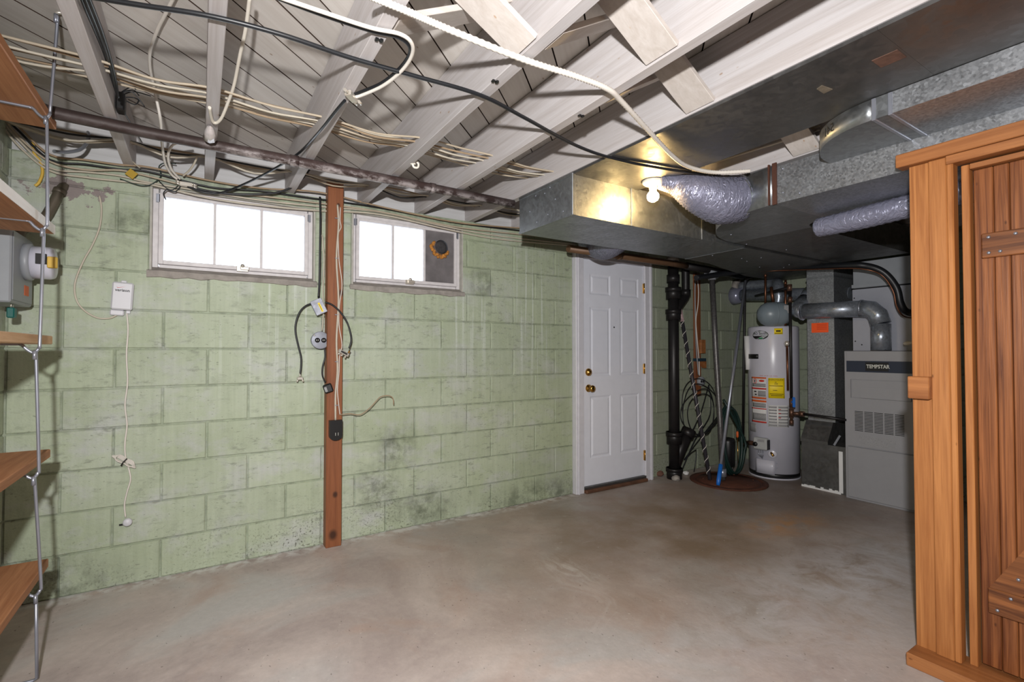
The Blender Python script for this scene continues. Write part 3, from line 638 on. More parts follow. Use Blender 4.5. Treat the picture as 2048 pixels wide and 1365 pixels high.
# ------------------------------------------------------------------ electric meter on the left wall
me = empty('electric_meter', 'grey meter box with a glass dome on the left wall between the shelves', 'electric meter')
bx0, bx1, by0, by1, bz0, bz1 = XL+.003, -.665, -.10, -.40, 1.41, 1.72
MB().box((bx0, by0, bz0), (bx1, by1, bz1), ch=.006).build('box', M_GREY, me)
MB().box((bx1, by0-.012, bz0+.012), (bx1+.004, by1+.012, bz1-.012), ch=.002).build('cover', M_GREY, me)
mc = (bx1+.004, -.225, 1.605); MM = frame_M(mc, (0, -1, 0), (0, 0, 1)); MM = Matrix(((0, 0, 1, mc[0]), (1, 0, 0, mc[1]), (0, 1, 0, mc[2]), (0, 0, 0, 1)))
MB().lathe([(.082, 0), (.082, .022), (.074, .026)], MM, 28).build('collar', M_GREY, me)
MB().lathe([(.062, .001), (.062, .05), (0, .05)], MM, 24).build('dial_body', M_WHITE, me)
MB().lathe([(.073, .022), (.073, .085), (.066, .098), (.03, .104), (0, .105)], MM, 28).build('glass_dome', plain('frosted meter dome', (206, 206, 220), .2, var=.02), me)
MB().box((mc[0]+.05, -.312, 1.59), (mc[0]+.085, -.2965, 1.635)).build('dial_window', M_INK, me)
MB().box((bx1+.0045, -.17, 1.455), (bx1+.0055, -.235, 1.50)).build('sticker', M_ORBAND, me)
MB().box((mc[0]+.088, -.315, 1.575), (mc[0]+.122, -.295, 1.625), ch=.003).build('tag', M_YELTAG, me)
pl = MB().box((-.70, -.265, 1.35), (-.675, -.305, 1.395), ch=.004).build('seal_body', M_GREENP, me)
MB().tube([(-.687, -.272, 1.394), (-.687, -.272, 1.418), (-.687, -.298, 1.418), (-.687, -.298, 1.394)], .0025, 6).build('shackle', M_CHROME, pl)
MB().tube([(-.70, -.13, 1.70), (-.70, -.12, 1.76), P(88, 438, Y=-.06), P(120, 382, Y=-.02), P(132, 372, Y=.03)], .021, 12, 5).tube([P(117, 388, Y=-.025), P(121, 380, Y=-.018)], .026, 12).build('service_conduit', plain('old brown grey conduit', (104, 96, 84), .5, .4, .15), label='brown grey conduit bent from the wall repair down to the meter box', cat='conduit')
# ------------------------------------------------------------------ brown post and what hangs on it
MB().box((.658, -.075, 0), (.751, -.001, 2.27), ch=.003).build('wood_post', M_POST, label='stained brown wooden post standing against the block wall between the windows', cat='post')
PY = -.0755
def path(pts, Y): return [P(a, b, Y=Y) for a, b in pts]
def cable(name, pts, r, mat, label, cat='cable', group=None, sm=5, n=7):
    return MB().tube(pts, r, n, sm).build(name, mat, label=label, cat=cat, group=group)
c = cable('power_cable', path([(675, 410), (677, 450), (673, 520), (677, 600), (673, 680), (675, 740), (671, 790), (671, 842)], PY-.006), .006, M_CREAM, 'thick white cable stapled straight down the brown post')
for y_ in (437, 517, 630, 724, 811):
    p = P(673, y_, Y=PY-.006); MB().box((p.x-.010, PY-.0125, p.z-.002), (p.x+.010, PY-.0005, p.z+.002)).build('staple', M_STEEL, c)
cable('phone_cable', path([(681, 415), (680, 440), (682, 455), (677, 470), (678, 520), (684, 570), (679, 610), (678, 650), (684, 690), (679, 715), (678, 745), (675, 780), (678, 815), (680, 830)], PY-.003), .0028, M_WCABLE, 'thin white knotted wire beside the thick cable on the brown post')
cable('loose_wire', path([(680, 830), (700, 828), (720, 830), (738, 818), (752, 803), (762, 794), (778, 792), (786, 798), (787, 810)], -.09), .0032, M_TAN, 'loose tan wire curling out from the brown post over the wall')
ob = empty('outlet_block', 'black outlet block with a rounded bottom low on the brown post', 'outlet'); q0, q1 = P(659, 842, Y=-.1), P(684, 880, Y=-.1)
MB().prism([(q0.x, q0.z), (q1.x, q0.z), (q1.x, q1.z+.03)] + [((q0.x+q1.x)/2+(q1.x-q0.x)/2*math.cos(rad(-a)), q1.z+.028+.028*math.sin(rad(-a))) for a in range(15, 180, 15)] + [(q0.x, q1.z+.03)], 0, .036, Matrix(((1, 0, 0, 0), (0, 0, -1, PY), (0, 1, 0, 0), (0, 0, 0, 1)))).build('body', M_BLACK, ob)
for dx in (.012, .028): MB().box((q0.x+.02+dx, PY-.0375, q1.z+.03), (q0.x+.0225+dx, PY-.0362, q1.z+.048)).build('slot', M_SILVERINK, ob)
# square junction box hanging on cable
jb = empty('junction_box', 'grey square metal box with a yellow label hanging tilted beside the post', 'junction box')
ctr = P(637, 614, Y=-.075); MJ = frame_M(ctr, (.86, -.1, .42), (-.44, 0, .9))
MB().box((-.032, -.044, -.03), (.032, .044, .016), MJ, ch=.004).build('box', M_BOXMETAL, jb)
MB().box((-.034, -.046, .0165), (.034, .046, .019), MJ, ch=.002).build('cover', M_BOXMETAL, jb)
MB().box((.002, -.036, .0192), (.014, .022, .0200), MJ).build('label_strip', M_YELLOW, jb); MB().box((.006, -.03, .0201), (.0085, .016, .0205), MJ).build('label_print', M_INK, jb)
cable('coax_cable', path([(640, 394), (641, 440), (640, 500), (639, 560), (637, 596)], -.06), .0062, M_COAX, 'black cable hanging straight down to the tilted junction box')
cable('coax_cable', path([(626, 607), (612, 612), (600, 624), (592, 645), (591, 665), (596, 690), (602, 715), (602, 735), (600, 750)], -.05), .0056, M_COAX, 'black cable looping left from the junction box to a loose connector')
cable('coax_cable', path([(650, 605), (664, 610), (680, 624), (694, 645), (701, 668), (702, 684), (698, 697)], -.095), .0056, M_COAX, 'black cable looping right from the junction box to the splitter')
cable('coax_cable', path([(649, 696), (650, 715), (645, 735), (645, 752), (651, 766)], -.05), .005, M_COAX, 'black cable hanging from the round outlet to the black adapter')
cable('outlet_wire', path([(644, 470), (648, 520), (646, 575), (647, 625), (644, 662)], -.045), .0035, M_CREAM, 'beige wire running down behind the tilted box to the round outlet')
spl = empty('cable_splitter', 'silver cable splitter dangling in front of the brown post', 'splitter'); ctr = P(688, 706, Y=-.115); MJ = frame_M(ctr, (.88, 0, -.48), (.48, 0, .88))
MB().box((-.036, -.012, -.009), (.032, .010, .009), MJ, ch=.003).build('body', M_CHROME, spl); MB().box((-.022, -.006, .0092), (.02, .005, .0096), MJ).build('plate', M_INK, spl)
for dx in (-.024, -.004, .018): MB().tube([MJ @ Vector((dx, -.012, 0)), MJ @ Vector((dx, -.026, 0))], .005, 8).build('port', M_CHROME, spl)
MB().tube([MJ @ Vector((.024, .01, 0)), MJ @ Vector((.024, .030, 0))], .0055, 8).build('input_port', M_BRASS, spl)
cn = empty('cable_connector', 'small silver cable connector dangling in front of the block wall', 'connector'); q = P(600, 757, Y=-.05)
MB().box((q.x-.017, q.y-.009, q.z-.010), (q.x+.017, q.y+.009, q.z+.008), ch=.003).build('body', M_CHROME, cn)
for dx in (-.012, .012): MB().tube([(q.x+dx, q.y-.004, q.z-.008), (q.x+dx*1.5, q.y-.004, q.z-.022)], .0048, 8).build('port', M_CHROME, cn)
MB().tube([(q.x, q.y, q.z+.006), (q.x, q.y, q.z+.03)], .0055, 8).build('collar', M_CHROME, cn)
ro = empty('round_outlet', 'round silver outlet plate with two black sockets left of the post', 'outlet'); q = P(641, 681, Y=-.055)
MC = frame_M((q.x, -.012, q.z), (1, 0, 0), (0, 0, 1)); MB().lathe([(.050, 0), (.050, .040), (.0, .040)], MC, 28).build('box', M_BOXMETAL, ro)
MB().lathe([(.054, .0402), (.054, .043), (.050, .0445), (0, .0445)], MC, 28).build('plate', M_BOXMETAL, ro)
for dx in (-.0185, .0185):
    s_ = MB().lathe([(.015, .0446), (.015, .0475), (0, .048)], MC @ Matrix.Translation((dx, 0, 0)), 16).build('socket', M_BLACK, ro)
    for ddx in (-.005, .005): MB().box((dx+ddx-.001, -.004, .0481), (dx+ddx+.001, .005, .0486), MC).build('slot', M_SILVERINK, s_)
for dx, dz in ((-.036, .03), (.036, -.03)): MB().lathe([(.0055, .0446), (.004, .047), (0, .0475)], MC @ Matrix.Translation((dx, dz, 0)), 8).build('screw', M_CHROME, ro)
ad = empty('power_adapter', 'black plug adapter dangling by the left edge of the brown post', 'adapter'); ctr = P(656, 777, Y=-.095); MJ = frame_M(ctr, (.86, -.2, .3), (-.35, 0, .92))
MB().box((-.026, -.026, -.018), (.026, .026, .018), MJ, ch=.006).build('body', M_BLACK, ad); MB().box((-.020, -.016, .0182), (-.006, .014, .0186), MJ).build('label_plate', M_PAPERG, ad)
# ------------------------------------------------------------------ telephone box on the wall
nb = empty('telephone_box', 'light grey telephone network box on the green wall', 'utility box')
a, b = P(232, 562, Y=-.04), P(262, 620, Y=-.04); MJ = frame_M(P(246, 594, Y=-.004), (1, 0, -.05), (.07, 0, 1))
MB().box((-.044, -.070, 0), (.044, .072, .035), MJ, ch=.007).build('cover', M_NID, nb)
MB().box((-.046, -.100, 0), (.012, -.071, .024), MJ, ch=.005).build('lower_cover', M_NID, nb)
MB().box((-.012, .072, 0), (.012, .084, .01), MJ, ch=.003).build('mounting_tab', M_NID, nb); MB().box((.018, -.086, .002), (.036, -.071, .014), MJ, ch=.002).build('cord_gland', M_NID, nb)
text('logo', 'verizon', .020, MJ @ Matrix.Translation((.0, .030, .0354)), M_INK, nb, bold=.0004)
MB().prism([(-.026, .047), (-.020, .040), (.012, .050), (-.0195, .0425)], .0352, .0358, MJ).build('logo_mark', M_RED, nb)
cable('phone_wire', path([(199, 392), (203, 420), (199, 455), (185, 490), (168, 520), (153, 555), (149, 580), (155, 605), (172, 624), (195, 636), (218, 637), (233, 631)], -.012), .0045, M_CREAM, 'beige wire swinging down the wall to the telephone box')
cable('phone_power_cord', path([(253, 622), (256, 660), (253, 710), (255, 765), (250, 810), (254, 850), (250, 885), (251, 915), (258, 940), (261, 960), (254, 985), (249, 1010), (251, 1035)], -.012), .004, M_WCABLE, 'white cord hanging from the telephone box to a plug')
cb = empty('cord_bundle', 'bundle of looped white cord tied with a black twist', 'cord'); q = P(249, 923, Y=-.022); m = MB()
for i in range(5):
    an = rad(-38); ux = Vector((math.cos(an), 0, math.sin(an))); uz = Vector((-ux.z, 0, ux.x)); L = .060-.004*i; wv = .008+.0045*i; off = uz*(i-2)*.002
    pts = [q+off+ux*(L*math.cos(t))+uz*(wv*math.sin(t)*(.35+.65*abs(math.cos(t*.98))))+Vector((0, -.003*i+.004*math.sin(t), 0)) for t in [2*math.pi*k/18 for k in range(19)]]
    m.tube(pts, .0027, 6)
m.build('loops', M_WCABLE, cb); MB().tube([q+Vector((-.012, -.02, -.018)), q+Vector((-.002, -.024, 0)), q+Vector((.012, -.02, .016))], .003, 6, 3).build('twist_tie', M_BLACK, cb)
pg = empty('plug', 'round white plug at the end of the hanging cord', 'plug'); q = P(255, 1045, Y=-.02)
MB().lathe([(.018, -.012), (.020, -.004), (.020, .008), (.014, .014), (0, .015)], frame_M(q, (1, 0, 0), (0, 0, 1)), 18).build('body', M_NID, pg); MB().box((q.x-.034, q.y-.003, q.z-.012), (q.x-.018, q.y+.003, q.z-.005)).build('prong', M_INK, pg)
# ------------------------------------------------------------------ wiring under the ceiling
V = Vector
JC = [XL+.02] + [x+.022 for x in JX[:6]]
def strung(yz, xs, sag, seed):
    rg = random.Random(seed); pts = []
    for i, x in enumerate(xs):
        y0, z0 = yz[0]+rg.uniform(-.012, .012), yz[1]+rg.uniform(-.006, .006)
        pts.append(V((x, y0, z0)))
        if i < len(xs)-1: pts.append(V(((x+xs[i+1])/2, y0+rg.uniform(-.022, .022), z0-sag*rg.uniform(-.3, 1.3))))
    return pts
for i in range(7):
    cable('joist_cable', strung((-1.03+.042*i, 2.222+.007*i), JC, .018, i+1), .0048, (M_BEIGE, M_TAN, M_CREAM, M_BEIGE, M_CREAM, M_TAN, M_BEIGE)[i], ('topmost', 'second from top', 'third from top', 'middle', 'third from bottom', 'second from bottom', 'lowest')[i] + ' cable of the beige bundle strung through the joists', group='cables strung through the joists')
for i in range(5):
    cable('joist_cable', strung((-.20+.028*i, 2.236+.008*i), JC+[2.2, 2.6], .035, 20+i), .0052, (M_CREAM, M_COAX, M_BEIGE, M_TAN, M_CREAM)[i], 'dark cable among the beige ones strung near the rim' if i == 1 else ('frontmost', '', 'second beige', 'third beige', 'rearmost')[i] + ' cable of the bundle strung near the rim behind the steel pipe', group='cables strung near the rim')
top = [(2, 240), (40, 285), (100, 335), (170, 346), (240, 352), (300, 362), (420, 388), (520, 402), (640, 412), (760, 428), (900, 458), (1000, 470), (1150, 485)]
for i, (dy2, ys, mt) in enumerate(((0, -.022, M_CREAM), (-9, -.035, M_BEIGE), (-17, -.03, M_COAX), (7, -.026, M_CREAM), (-26, -.04, M_TAN))):
    rg = random.Random(50+i); cable('sagging_cable', [P(a, b+dy2*(1-.3*(a > 700))+rg.uniform(-4, 4), Y=ys) for a, b in top], .0052, mt, 'black cable sagging along the top of the block wall' if i == 2 else ('third beige', 'second beige', '', 'lowest beige', 'uppermost tan')[i] + ' cable sagging along the top of the block wall', group='cables along the wall top')
cable('black_coax', [P(a, b, Z=2.160) for a, b in ((150, -12), (280, 10), (420, 32), (560, 68), (700, 115), (830, 152), (960, 190), (1050, 236), (1150, 290))] + [P(1230, 318, Z=2.15), P(1330, 338, Z=2.146), P(1440, 352, Z=2.15)], .0075, M_COAX, 'long black cable stapled across the joists from top left to the ducts', sm=8)
cable('white_coax', [P(a, b, Z=2.158) for a, b in ((540, -12), (640, 22), (740, 55), (800, 68), (824, 88), (822, 115), (800, 145), (765, 172), (725, 190), (712, 194))], .0062, M_WCABLE, 'white cable in a hairpin bend under the joists', sm=8)
cable('black_coax', [P(a, b, Z=2.166) for a, b in ((545, -8), (640, 28), (740, 61), (795, 74), (818, 92), (817, 112), (796, 140), (762, 167), (722, 184), (708, 190))], .0058, M_COAX, 'black cable following the white hairpin bend under the joists', sm=8)
cs = empty('cable_splitter', 'small silver cable coupler screwed under a joist at the hairpin cables', 'splitter'); q = P(703, 194, Z=2.155); MJ = frame_M(q, (.6, .7, 0), (-.7, .6, 0))
MB().box((-.032, -.012, -.008), (.032, .014, .012), MJ, ch=.003).build('body', M_CHROME, cs)
for dx, dy2 in ((.034, .005), (.034, -.012), (-.034, 0)): MB().tube([MJ @ V((dx, dy2, 0)), MJ @ V((dx*1.6, dy2, 0))], .006, 8).build('port', M_CHROME, cs)
cable('black_coax', [P(690, 201, Z=2.15), P(672, 222, Z=2.145), P(640, 262, Z=2.14), P(605, 300, Y=-.70), P(575, 322, Y=-.55), P(530, 348, Y=-.35), P(480, 372, Y=-.14), P(440, 386, Y=-.07), P(405, 384, Y=-.06), P(375, 373, Y=-.05)], .006, M_COAX, 'black cable dropping from the joist coupler to the window corner', sm=8)
cable('black_coax', [P(620, 338, Y=-.12), P(606, 356, Y=-.11), P(585, 374, Y=-.10), P(550, 386, Y=-.09), P(500, 389, Y=-.08), P(450, 387, Y=-.065), P(405, 380, Y=-.052), P(380, 370, Y=-.05)], .006, M_COAX, 'short black cable curving over the first window', sm=6)
fcp = [P(a, b, Z=2.15) for a, b in ((735, -10), (820, 25), (900, 60), (1050, 120), (1150, 152), (1215, 178), (1245, 205))] + [P(1300, 265, Z=2.142), P(1345, 312, Z=2.13), P(1378, 334, Z=2.125), P(1430, 345, Z=2.125), P(1500, 342, Z=2.13)]
_c = MB().tube(fcp, .0098, 8, 26, True, .12).mesh('flexible_conduit', M_WCABLE); _n = link('flexible_conduit', _c, None, 'white ribbed flexible conduit looping under the joists to the ducts', 'conduit')
cable('rope', [P(a, b, Z=z) for a, b, z in ((500, -10, 2.30), (491, 60, 2.28), (480, 110, 2.26), (468, 170, 2.23), (456, 205, 2.20), (443, 236, 2.165), (432, 246, 2.155), (424, 240, 2.158), (419, 215, 2.163))], .006, M_ROPE, 'white rope hanging from a nail under the second joist', 'rope')
q = P(420, 255, Z=2.155); MB().lathe([(0, .01), (.012, 0), (.022, -.04), (.026, -.075), (.010, -.08), (0, -.08)], Matrix.Translation(q) @ Matrix.Rotation(rad(75), 4, 'X'), 8).build('plastic_bag_scrap', plain('clear crumpled plastic', (206, 200, 200), .2, .2, .1, 60), label='crumpled plastic scrap on the nail with the white rope', cat='scrap')
cable('white_cable', [P(a, b, Z=z) for a, b, z in ((350, -10, 2.385), (330, 30, 2.385), (315, 60, 2.385), (301, 100, 2.38), (300, 135, 2.37), (310, 185, 2.34))] + [P(321, 240, Y=-.55), P(324, 285, Y=-.35), P(330, 325, Y=-.18), P(342, 348, Y=-.09), P(354, 358, Y=-.06)], .0062, M_WCABLE, 'white cable dropping between the joists to the first window corner', sm=6)
cable('white_cable', [P(378, 282, Y=-.35), P(350, 288, Y=-.32), P(338, 302, Y=-.28), P(337, 322, Y=-.2), P(345, 342, Y=-.13), P(360, 358, Y=-.07)], .0062, M_WCABLE, 'white cable in a half circle under the steel pipe', sm=6)
cable('white_cable', [P(395, 312, Y=-.2), P(388, 328, Y=-.16), P(378, 342, Y=-.11), P(366, 352, Y=-.07)], .005, M_CREAM, 'short cream cable stub below the second joist', sm=5)
gb = empty('ground_block', 'silver cable ground block at the corner of the first window', 'connector'); q = P(372, 369, Y=-.05)
MB().box((q.x-.03, q.y-.008, q.z-.012), (q.x+.03, q.y+.012, q.z+.012), ch=.003).build('body', M_CHROME, gb)
for dz in (-.006, .006): MB().tube([(q.x+.028, q.y-.002, q.z+dz), (q.x+.05, q.y-.002, q.z+dz-.006)], .006, 8).tube([(q.x-.028, q.y-.002, q.z+dz), (q.x-.046, q.y-.002, q.z+dz+.008)], .006, 8).build('port', M_CHROME, gb)
for i, (pp, lb) in enumerate((([(240, 358), (262, 366), (285, 372), (305, 368), (322, 352), (318, 334), (330, 326), (352, 328)], 'thin dark green wire tangled left of the first window'), ([(318, 362), (332, 376), (345, 380), (356, 372)], 'thin black wire curling at the first window corner'), ([(332, 400), (327, 388), (334, 380), (350, 384), (362, 372)], 'thin black wire end bent over the window frame'))):
    cable('thin_wire', path(pp, -.03), .003, M_HOSE if i == 0 else M_COAX, lb, 'wire')
cable('yellow_wire', path([(66, 285), (69, 308), (80, 322), (85, 345), (78, 365), (70, 372)], -.02), .0065, M_YELTAG, 'yellow wire end poking out of the wall repair', 'wire')
q = P(263, 348, Y=-.05); MB().box((-.020, -.002, -.020), (.020, .002, .020), Matrix.Translation(q) @ Matrix.Rotation(rad(35), 4, 'Y'), ch=.001).build('cable_tag', M_BRASSTAG, label='square yellow tag hanging on the cables left of the window', cat='tag')
gf = cable('armored_cable', [P(108, 303, Y=-.3), P(130, 305, Y=-.25), P(158, 300, Y=-.2), P(172, 288, Y=-.15), P(178, 272, Y=-.1), P(176, 265, Y=-.05)], .008, M_STEEL, 'grey ribbed armored cable bending into the rim board', sm=12)
for i, (dx, rr_) in enumerate(((0, .0045), (.012, .0055), (.024, .0045))):
    cable('joist_wire', [P(a, b, X=-.292+dx) for a, b in ((160+8*i, -10), (176+8*i, 30), (190+7*i, 62), (206+5*i, 100), (216+4*i, 130), (226+3*i, 165), (236, 195))], rr_, M_COAX, ('leftmost', 'middle', 'rightmost')[i] + ' black cable on the side of the first joist', group='black cables on the first joist')
jx = empty('connector_clump', 'black wire connector with dangling ends on the side of the first joist', 'connector'); q = P(240, 205, X=-.285)
MB().box((q.x-.012, q.y-.03, q.z-.04), (q.x+.018, q.y+.03, q.z+.035), ch=.006).build('body', M_BLACK, jx)
for k in range(6):
    rg = random.Random(k); a = q+V((0, rg.uniform(-.03, .03), .03)); MB().tube([a, a+V((.04, rg.uniform(-.05, .05), rg.uniform(0, .05))), a+V((.05+rg.uniform(0, .05), rg.uniform(-.08, .08), rg.uniform(-.03, .05)))], .0025, 5, 5).build('wire_end', M_COAX, jx)
cable('drop_wire', [P(248, 225, Y=-.6), P(262, 248, Y=-.5), P(275, 270, Y=-.4), P(284, 285, Y=-.3)], .0028, M_COAX, 'thin black wire falling from the connector clump behind the steel pipe', 'wire')
cable('drop_wire', [P(245, 262, Y=-.25), P(246, 290, Y=-.2), P(255, 312, Y=-.14), P(268, 326, Y=-.08), P(280, 336, Y=-.05)], .0038, M_CREAM, 'beige wire bowing down below the first joist end', 'wire')
hk = empty('ceiling_hook', 'white porcelain hook hanging under a joist right of the brown post', 'hook'); q = P(832, 318, X=1.1)
q = P(831, 322, Z=2.19); MB().tube([q+V((0, 0, .05)), q+V((0, 0, .005)), q+V((.016, 0, -.012)), q+V((.012, 0, -.032)), q+V((-.008, 0, -.034)), q+V((-.016, 0, -.02))], .0055, 8, 5).build('hook_body', M_PORCELAIN, hk); MB().lathe([(.014, 0), (.014, .01), (0, .014)], Matrix.Translation(q+V((-.014, 0, -.022))), 10).build('tip', M_PORCELAIN, hk)
MB().tube([q+V((0, 0, .045)), V((q.x, q.y, ZC-.004))], .003, 6).build('stem', M_STEEL, hk)
for a, b, x in ((990, 163, .89), (758, 80, .45), (1162, 232, 1.29)):
    q = P(a, b, Z=ZJ-.003); MB().box((q.x-.012, q.y-.007, q.z-.003), (q.x-.003, q.y+.007, q.z+.002)).box((q.x+.002, q.y-.009, q.z-.004), (q.x+.011, q.y+.005, q.z+.002)).box((q.x-.003, q.y-.003, q.z-.001), (q.x+.002, q.y+.003, q.z+.002)).build('cable_clip', M_BLACK, label={990: 'small black cable clip under the fourth joist from the left', 758: 'small black cable clip under the third joist from the left', 1162: 'small black cable clip under the fifth joist from the left'}[a], cat='clip')
for i in range(2): cable('side_cable', [P(1425, 318+8*i, X=2.47), P(1480, 300+9*i, X=2.47), P(1560, 276+8*i, X=2.47), P(1640, 252+7*i, X=2.47)], .006, M_CREAM, ('upper', 'lower')[i] + ' beige cable on the joist in the gap between the ducts', group='cables in the gap between the ducts')
# ------------------------------------------------------------------ pipes and clutter beyond the door
ds = empty('drain_stack', 'black drain stack with hubs and a cleanout right of the white door', 'drain pipe'); sx, sy = 3.795, -.125
MB().tube([(sx, sy, .0), (sx, sy, 2.06)], .050, 20).build('pipe', M_BLACKIRON, ds)
for z0_, z1_, r_ in ((0, .10, .070), (.07, .10, .078), (.33, .44, .070), (.40, .44, .076), (1.50, 1.60, .068), (1.56, 1.60, .074), (1.70, 1.80, .068), (1.77, 1.81, .074), (1.86, 1.93, .06)): MB().tube([(sx, sy, z0_), (sx, sy, z1_)], r_, 20).build('hub', M_BLACKIRON, ds)
MB().tube([(sx+.01, sy, .12), (sx+.07, sy-.01, .26), (sx+.16, sy-.03, .42)], [.05, .055, .055], 16).tube([(sx+.14, sy-.027, .385), (sx+.18, sy-.033, .45)], .066, 16).build('cleanout', M_BLACKIRON, ds)
q = P(1371, 545, Y=sy); MB().tube([(q.x, sy, 2.06), (q.x, sy, 1.78), (q.x-.02, sy, 1.72), (sx+.03, sy, 1.60)], [.038, .038, .042, .042], 14, 4).tube([(q.x, sy, 1.80), (q.x, sy, 1.74)], .047, 14).build('side_branch', M_BLACKIRON, ds)
MB().tube([(sx, sy, 2.06), (sx, sy, 2.10)], .055, 20).build('putty_collar', M_CEMENT, ds)
MB().tube([(2.35, -.33, 1.985), (3.5, -.33, 1.985), (3.72, -.33, 1.98)], .028, 12).tube([(2.86, -.33, 1.985), (2.90, -.33, 1.985)], .033, 12).build('waste_pipe', M_BROWNPIPE, label='brown pipe running under the duct above the white door', cat='pipe')
MB().tube([(3.721, -.33, 1.98), (4.6, -.33, 1.96)], .034, 12).build('waste_pipe', M_BLACKIRON, label='black pipe running under the duct past the drain stack', cat='pipe')
MB().box((4.247, -.022, .745), (4.345, -.002, 2.0), ch=.003).build('nailer_strip', M_POST, label='narrow brown wooden strip on the wall beyond the drain stack', cat='board')
wb = MB().box((4.31, -.05, 1.18), (4.385, -.022, 1.32), ch=.003).build('wood_scrap', M_PINE_Y, label='pale wood block nailed on the brown wall strip', cat='board')
MB().prism([(4.30, 1.10), (4.39, 1.10), (4.39, 1.03), (4.36, 1.03)], 0, .03, Matrix(((1, 0, 0, 0), (0, 0, -1, -.022), (0, 1, 0, 0), (0, 0, 0, 1)))).build('wood_scrap', M_PINE_Y, label='small angled wood scrap low on the brown wall strip', cat='board')
cable('strip_cable', path([(1392, 552), (1390, 580), (1391, 640), (1393, 700), (1397, 750)], -.055), .006, M_GREY, 'grey cable taped down the brown wall strip to the round outlet')
cable('strip_cable', path([(1394, 552), (1397, 580), (1396, 610), (1392, 640), (1394, 675), (1398, 720), (1399, 752)], -.062), .005, M_WCABLE, 'white cable bowing down the brown wall strip to the round outlet')
MB().box((4.243, -.07, 1.10), (4.362, -.001, 1.13)).build('tape_band', plain('dark blue tape', (30, 52, 66), .5), label='dark blue tape band round the brown wall strip', cat='tape')
so = empty('round_outlet', 'dark round outlet on the wall strip beyond the drain stack', 'outlet'); q = P(1401, 763, Y=-.03); MC = frame_M((q.x, -.003, q.z), (1, 0, 0), (0, 0, 1))
MB().lathe([(.048, 0), (.048, .045), (.044, .05), (0, .05)], MC, 20).build('box', M_GREY, so)
for dx in (-.016, .016): MB().lathe([(.013, .0502), (.013, .053), (0, .0535)], MC @ Matrix.Translation((dx, 0, 0)), 12).build('socket', M_BLACK, so)
# pump pit
pc = V((4.13, -.46, 0)); pit = empty('sump_pit', 'round rusty pit lid with a pump pipe on the floor', 'sump lid')
MB().lathe([(.335, 0), (.335, .008), (.29, .012), (.285, .004), (.27, .004), (.265, .014), (.05, .016), (0, .016)], Matrix.Translation(pc), 40).build('lid', M_RUST, pit)
for k in range(6):
    a = rad(60*k+20); MB().lathe([(.010, .0155), (.009, .022), (0, .023)], Matrix.Translation(pc+V((.22*math.cos(a), .22*math.sin(a), 0))), 6).build('bolt', M_RUST, pit)
pb = P(1446, 960, Z=.02); pp_ = P(1424, 553, Y=-.33)
dp = empty('discharge_pipe', 'grey steel discharge pipe rising from the pump pit to the ceiling pipe', 'pipe')
MB().tube([(pb.x, pb.y, .016), P(1440, 840, Y=-.37), P(1431, 690, Y=-.35), pp_], .025, 12).build('riser', plain('mottled steel pipe', (96, 94, 94), .4, .5, .35, 60), dp)
MB().tube([pp_+V((-.06, 0, .02)), pp_+V((.06, 0, .02))], .044, 14).tube([pp_+V((0, 0, -.035)), pp_+V((0, 0, .03))], .036, 14).build('tee', M_GREY, dp)
MB().tube([(pb.x-.001, pb.y, .05), (pb.x-.003, pb.y+.004, .12)], .034, 12).build('coupling', M_STEEL, dp)
p = P(1452, 945, Z=.016); p = V((p.x+.02, p.y-.01, .0165))
sp_ = empty('sump_pump', 'black pump motor can standing on the rusty pit lid', 'pump'); MB().lathe([(.055, .06), (.062, .07), (.068, .30), (.06, .33), (.02, .34), (0, .34)], Matrix.Translation(p), 20).build('motor', M_BLACK, sp_)
for a in (30, 150, 270): MB().tube([p+V((.045*math.cos(rad(a)), .045*math.sin(rad(a)), 0)), p+V((.045*math.cos(rad(a)), .045*math.sin(rad(a)), .075))], .008, 6).build('leg', M_BLACK, sp_)
MB().tube([p+V((.09, -.05, .0)), p+V((.088, -.045, .34))], .004, 6).build('float_rod', M_BRASS, sp_); MB().lathe([(0, .40), (.012, .39), (.012, .345), (.006, .335), (0, .335)], Matrix.Translation(p+V((.088, -.045, 0))), 8).build('float_tip', M_ORBAND, sp_)
# long poles leaning
def leaning(a, b, t): return a+(b-a)*t
a, b = P(1420, 960, Z=.03), P(1357, 600, Y=-.055)
pw = empty('wrapped_pole', 'dark pole wrapped in white cord leaning on the drain stack', 'pole')
MB().tube([a, b], .017, 12).build('shaft', plain('dark plastic pole', (58, 56, 62), .35, .2), pw); MB().tube([leaning(a, b, .87), leaning(a, b, 1.0)], .0185, 12).build('sleeve', plain('worn printed sleeve', (176, 150, 152), .5, var=.4, scale=50), pw)
ax = (b-a).normalized(); o1 = ax.orthogonal().normalized(); o2 = ax.cross(o1); N_ = 150
MB().tube([leaning(a, b, .02+.86*i/N_)+(o1*math.cos(i*.62)+o2*math.sin(i*.62))*.020 for i in range(N_+1)], .0028, 5).build('cord', M_WCABLE, pw)
a, b = P(1436, 972, Z=.016), P(1491, 562, Y=-.30); a.z = .018
pm = empty('extension_pole', 'silver extension pole with a blue tip leaning in the corner', 'pole')
MB().tube([leaning(a, b, .085), b], .0135, 12).build('shaft', M_STEEL, pm); MB().tube([a, leaning(a, b, .02), leaning(a, b, .09)], [.015, .019, .018], 12).build('tip', M_BLUE, pm)
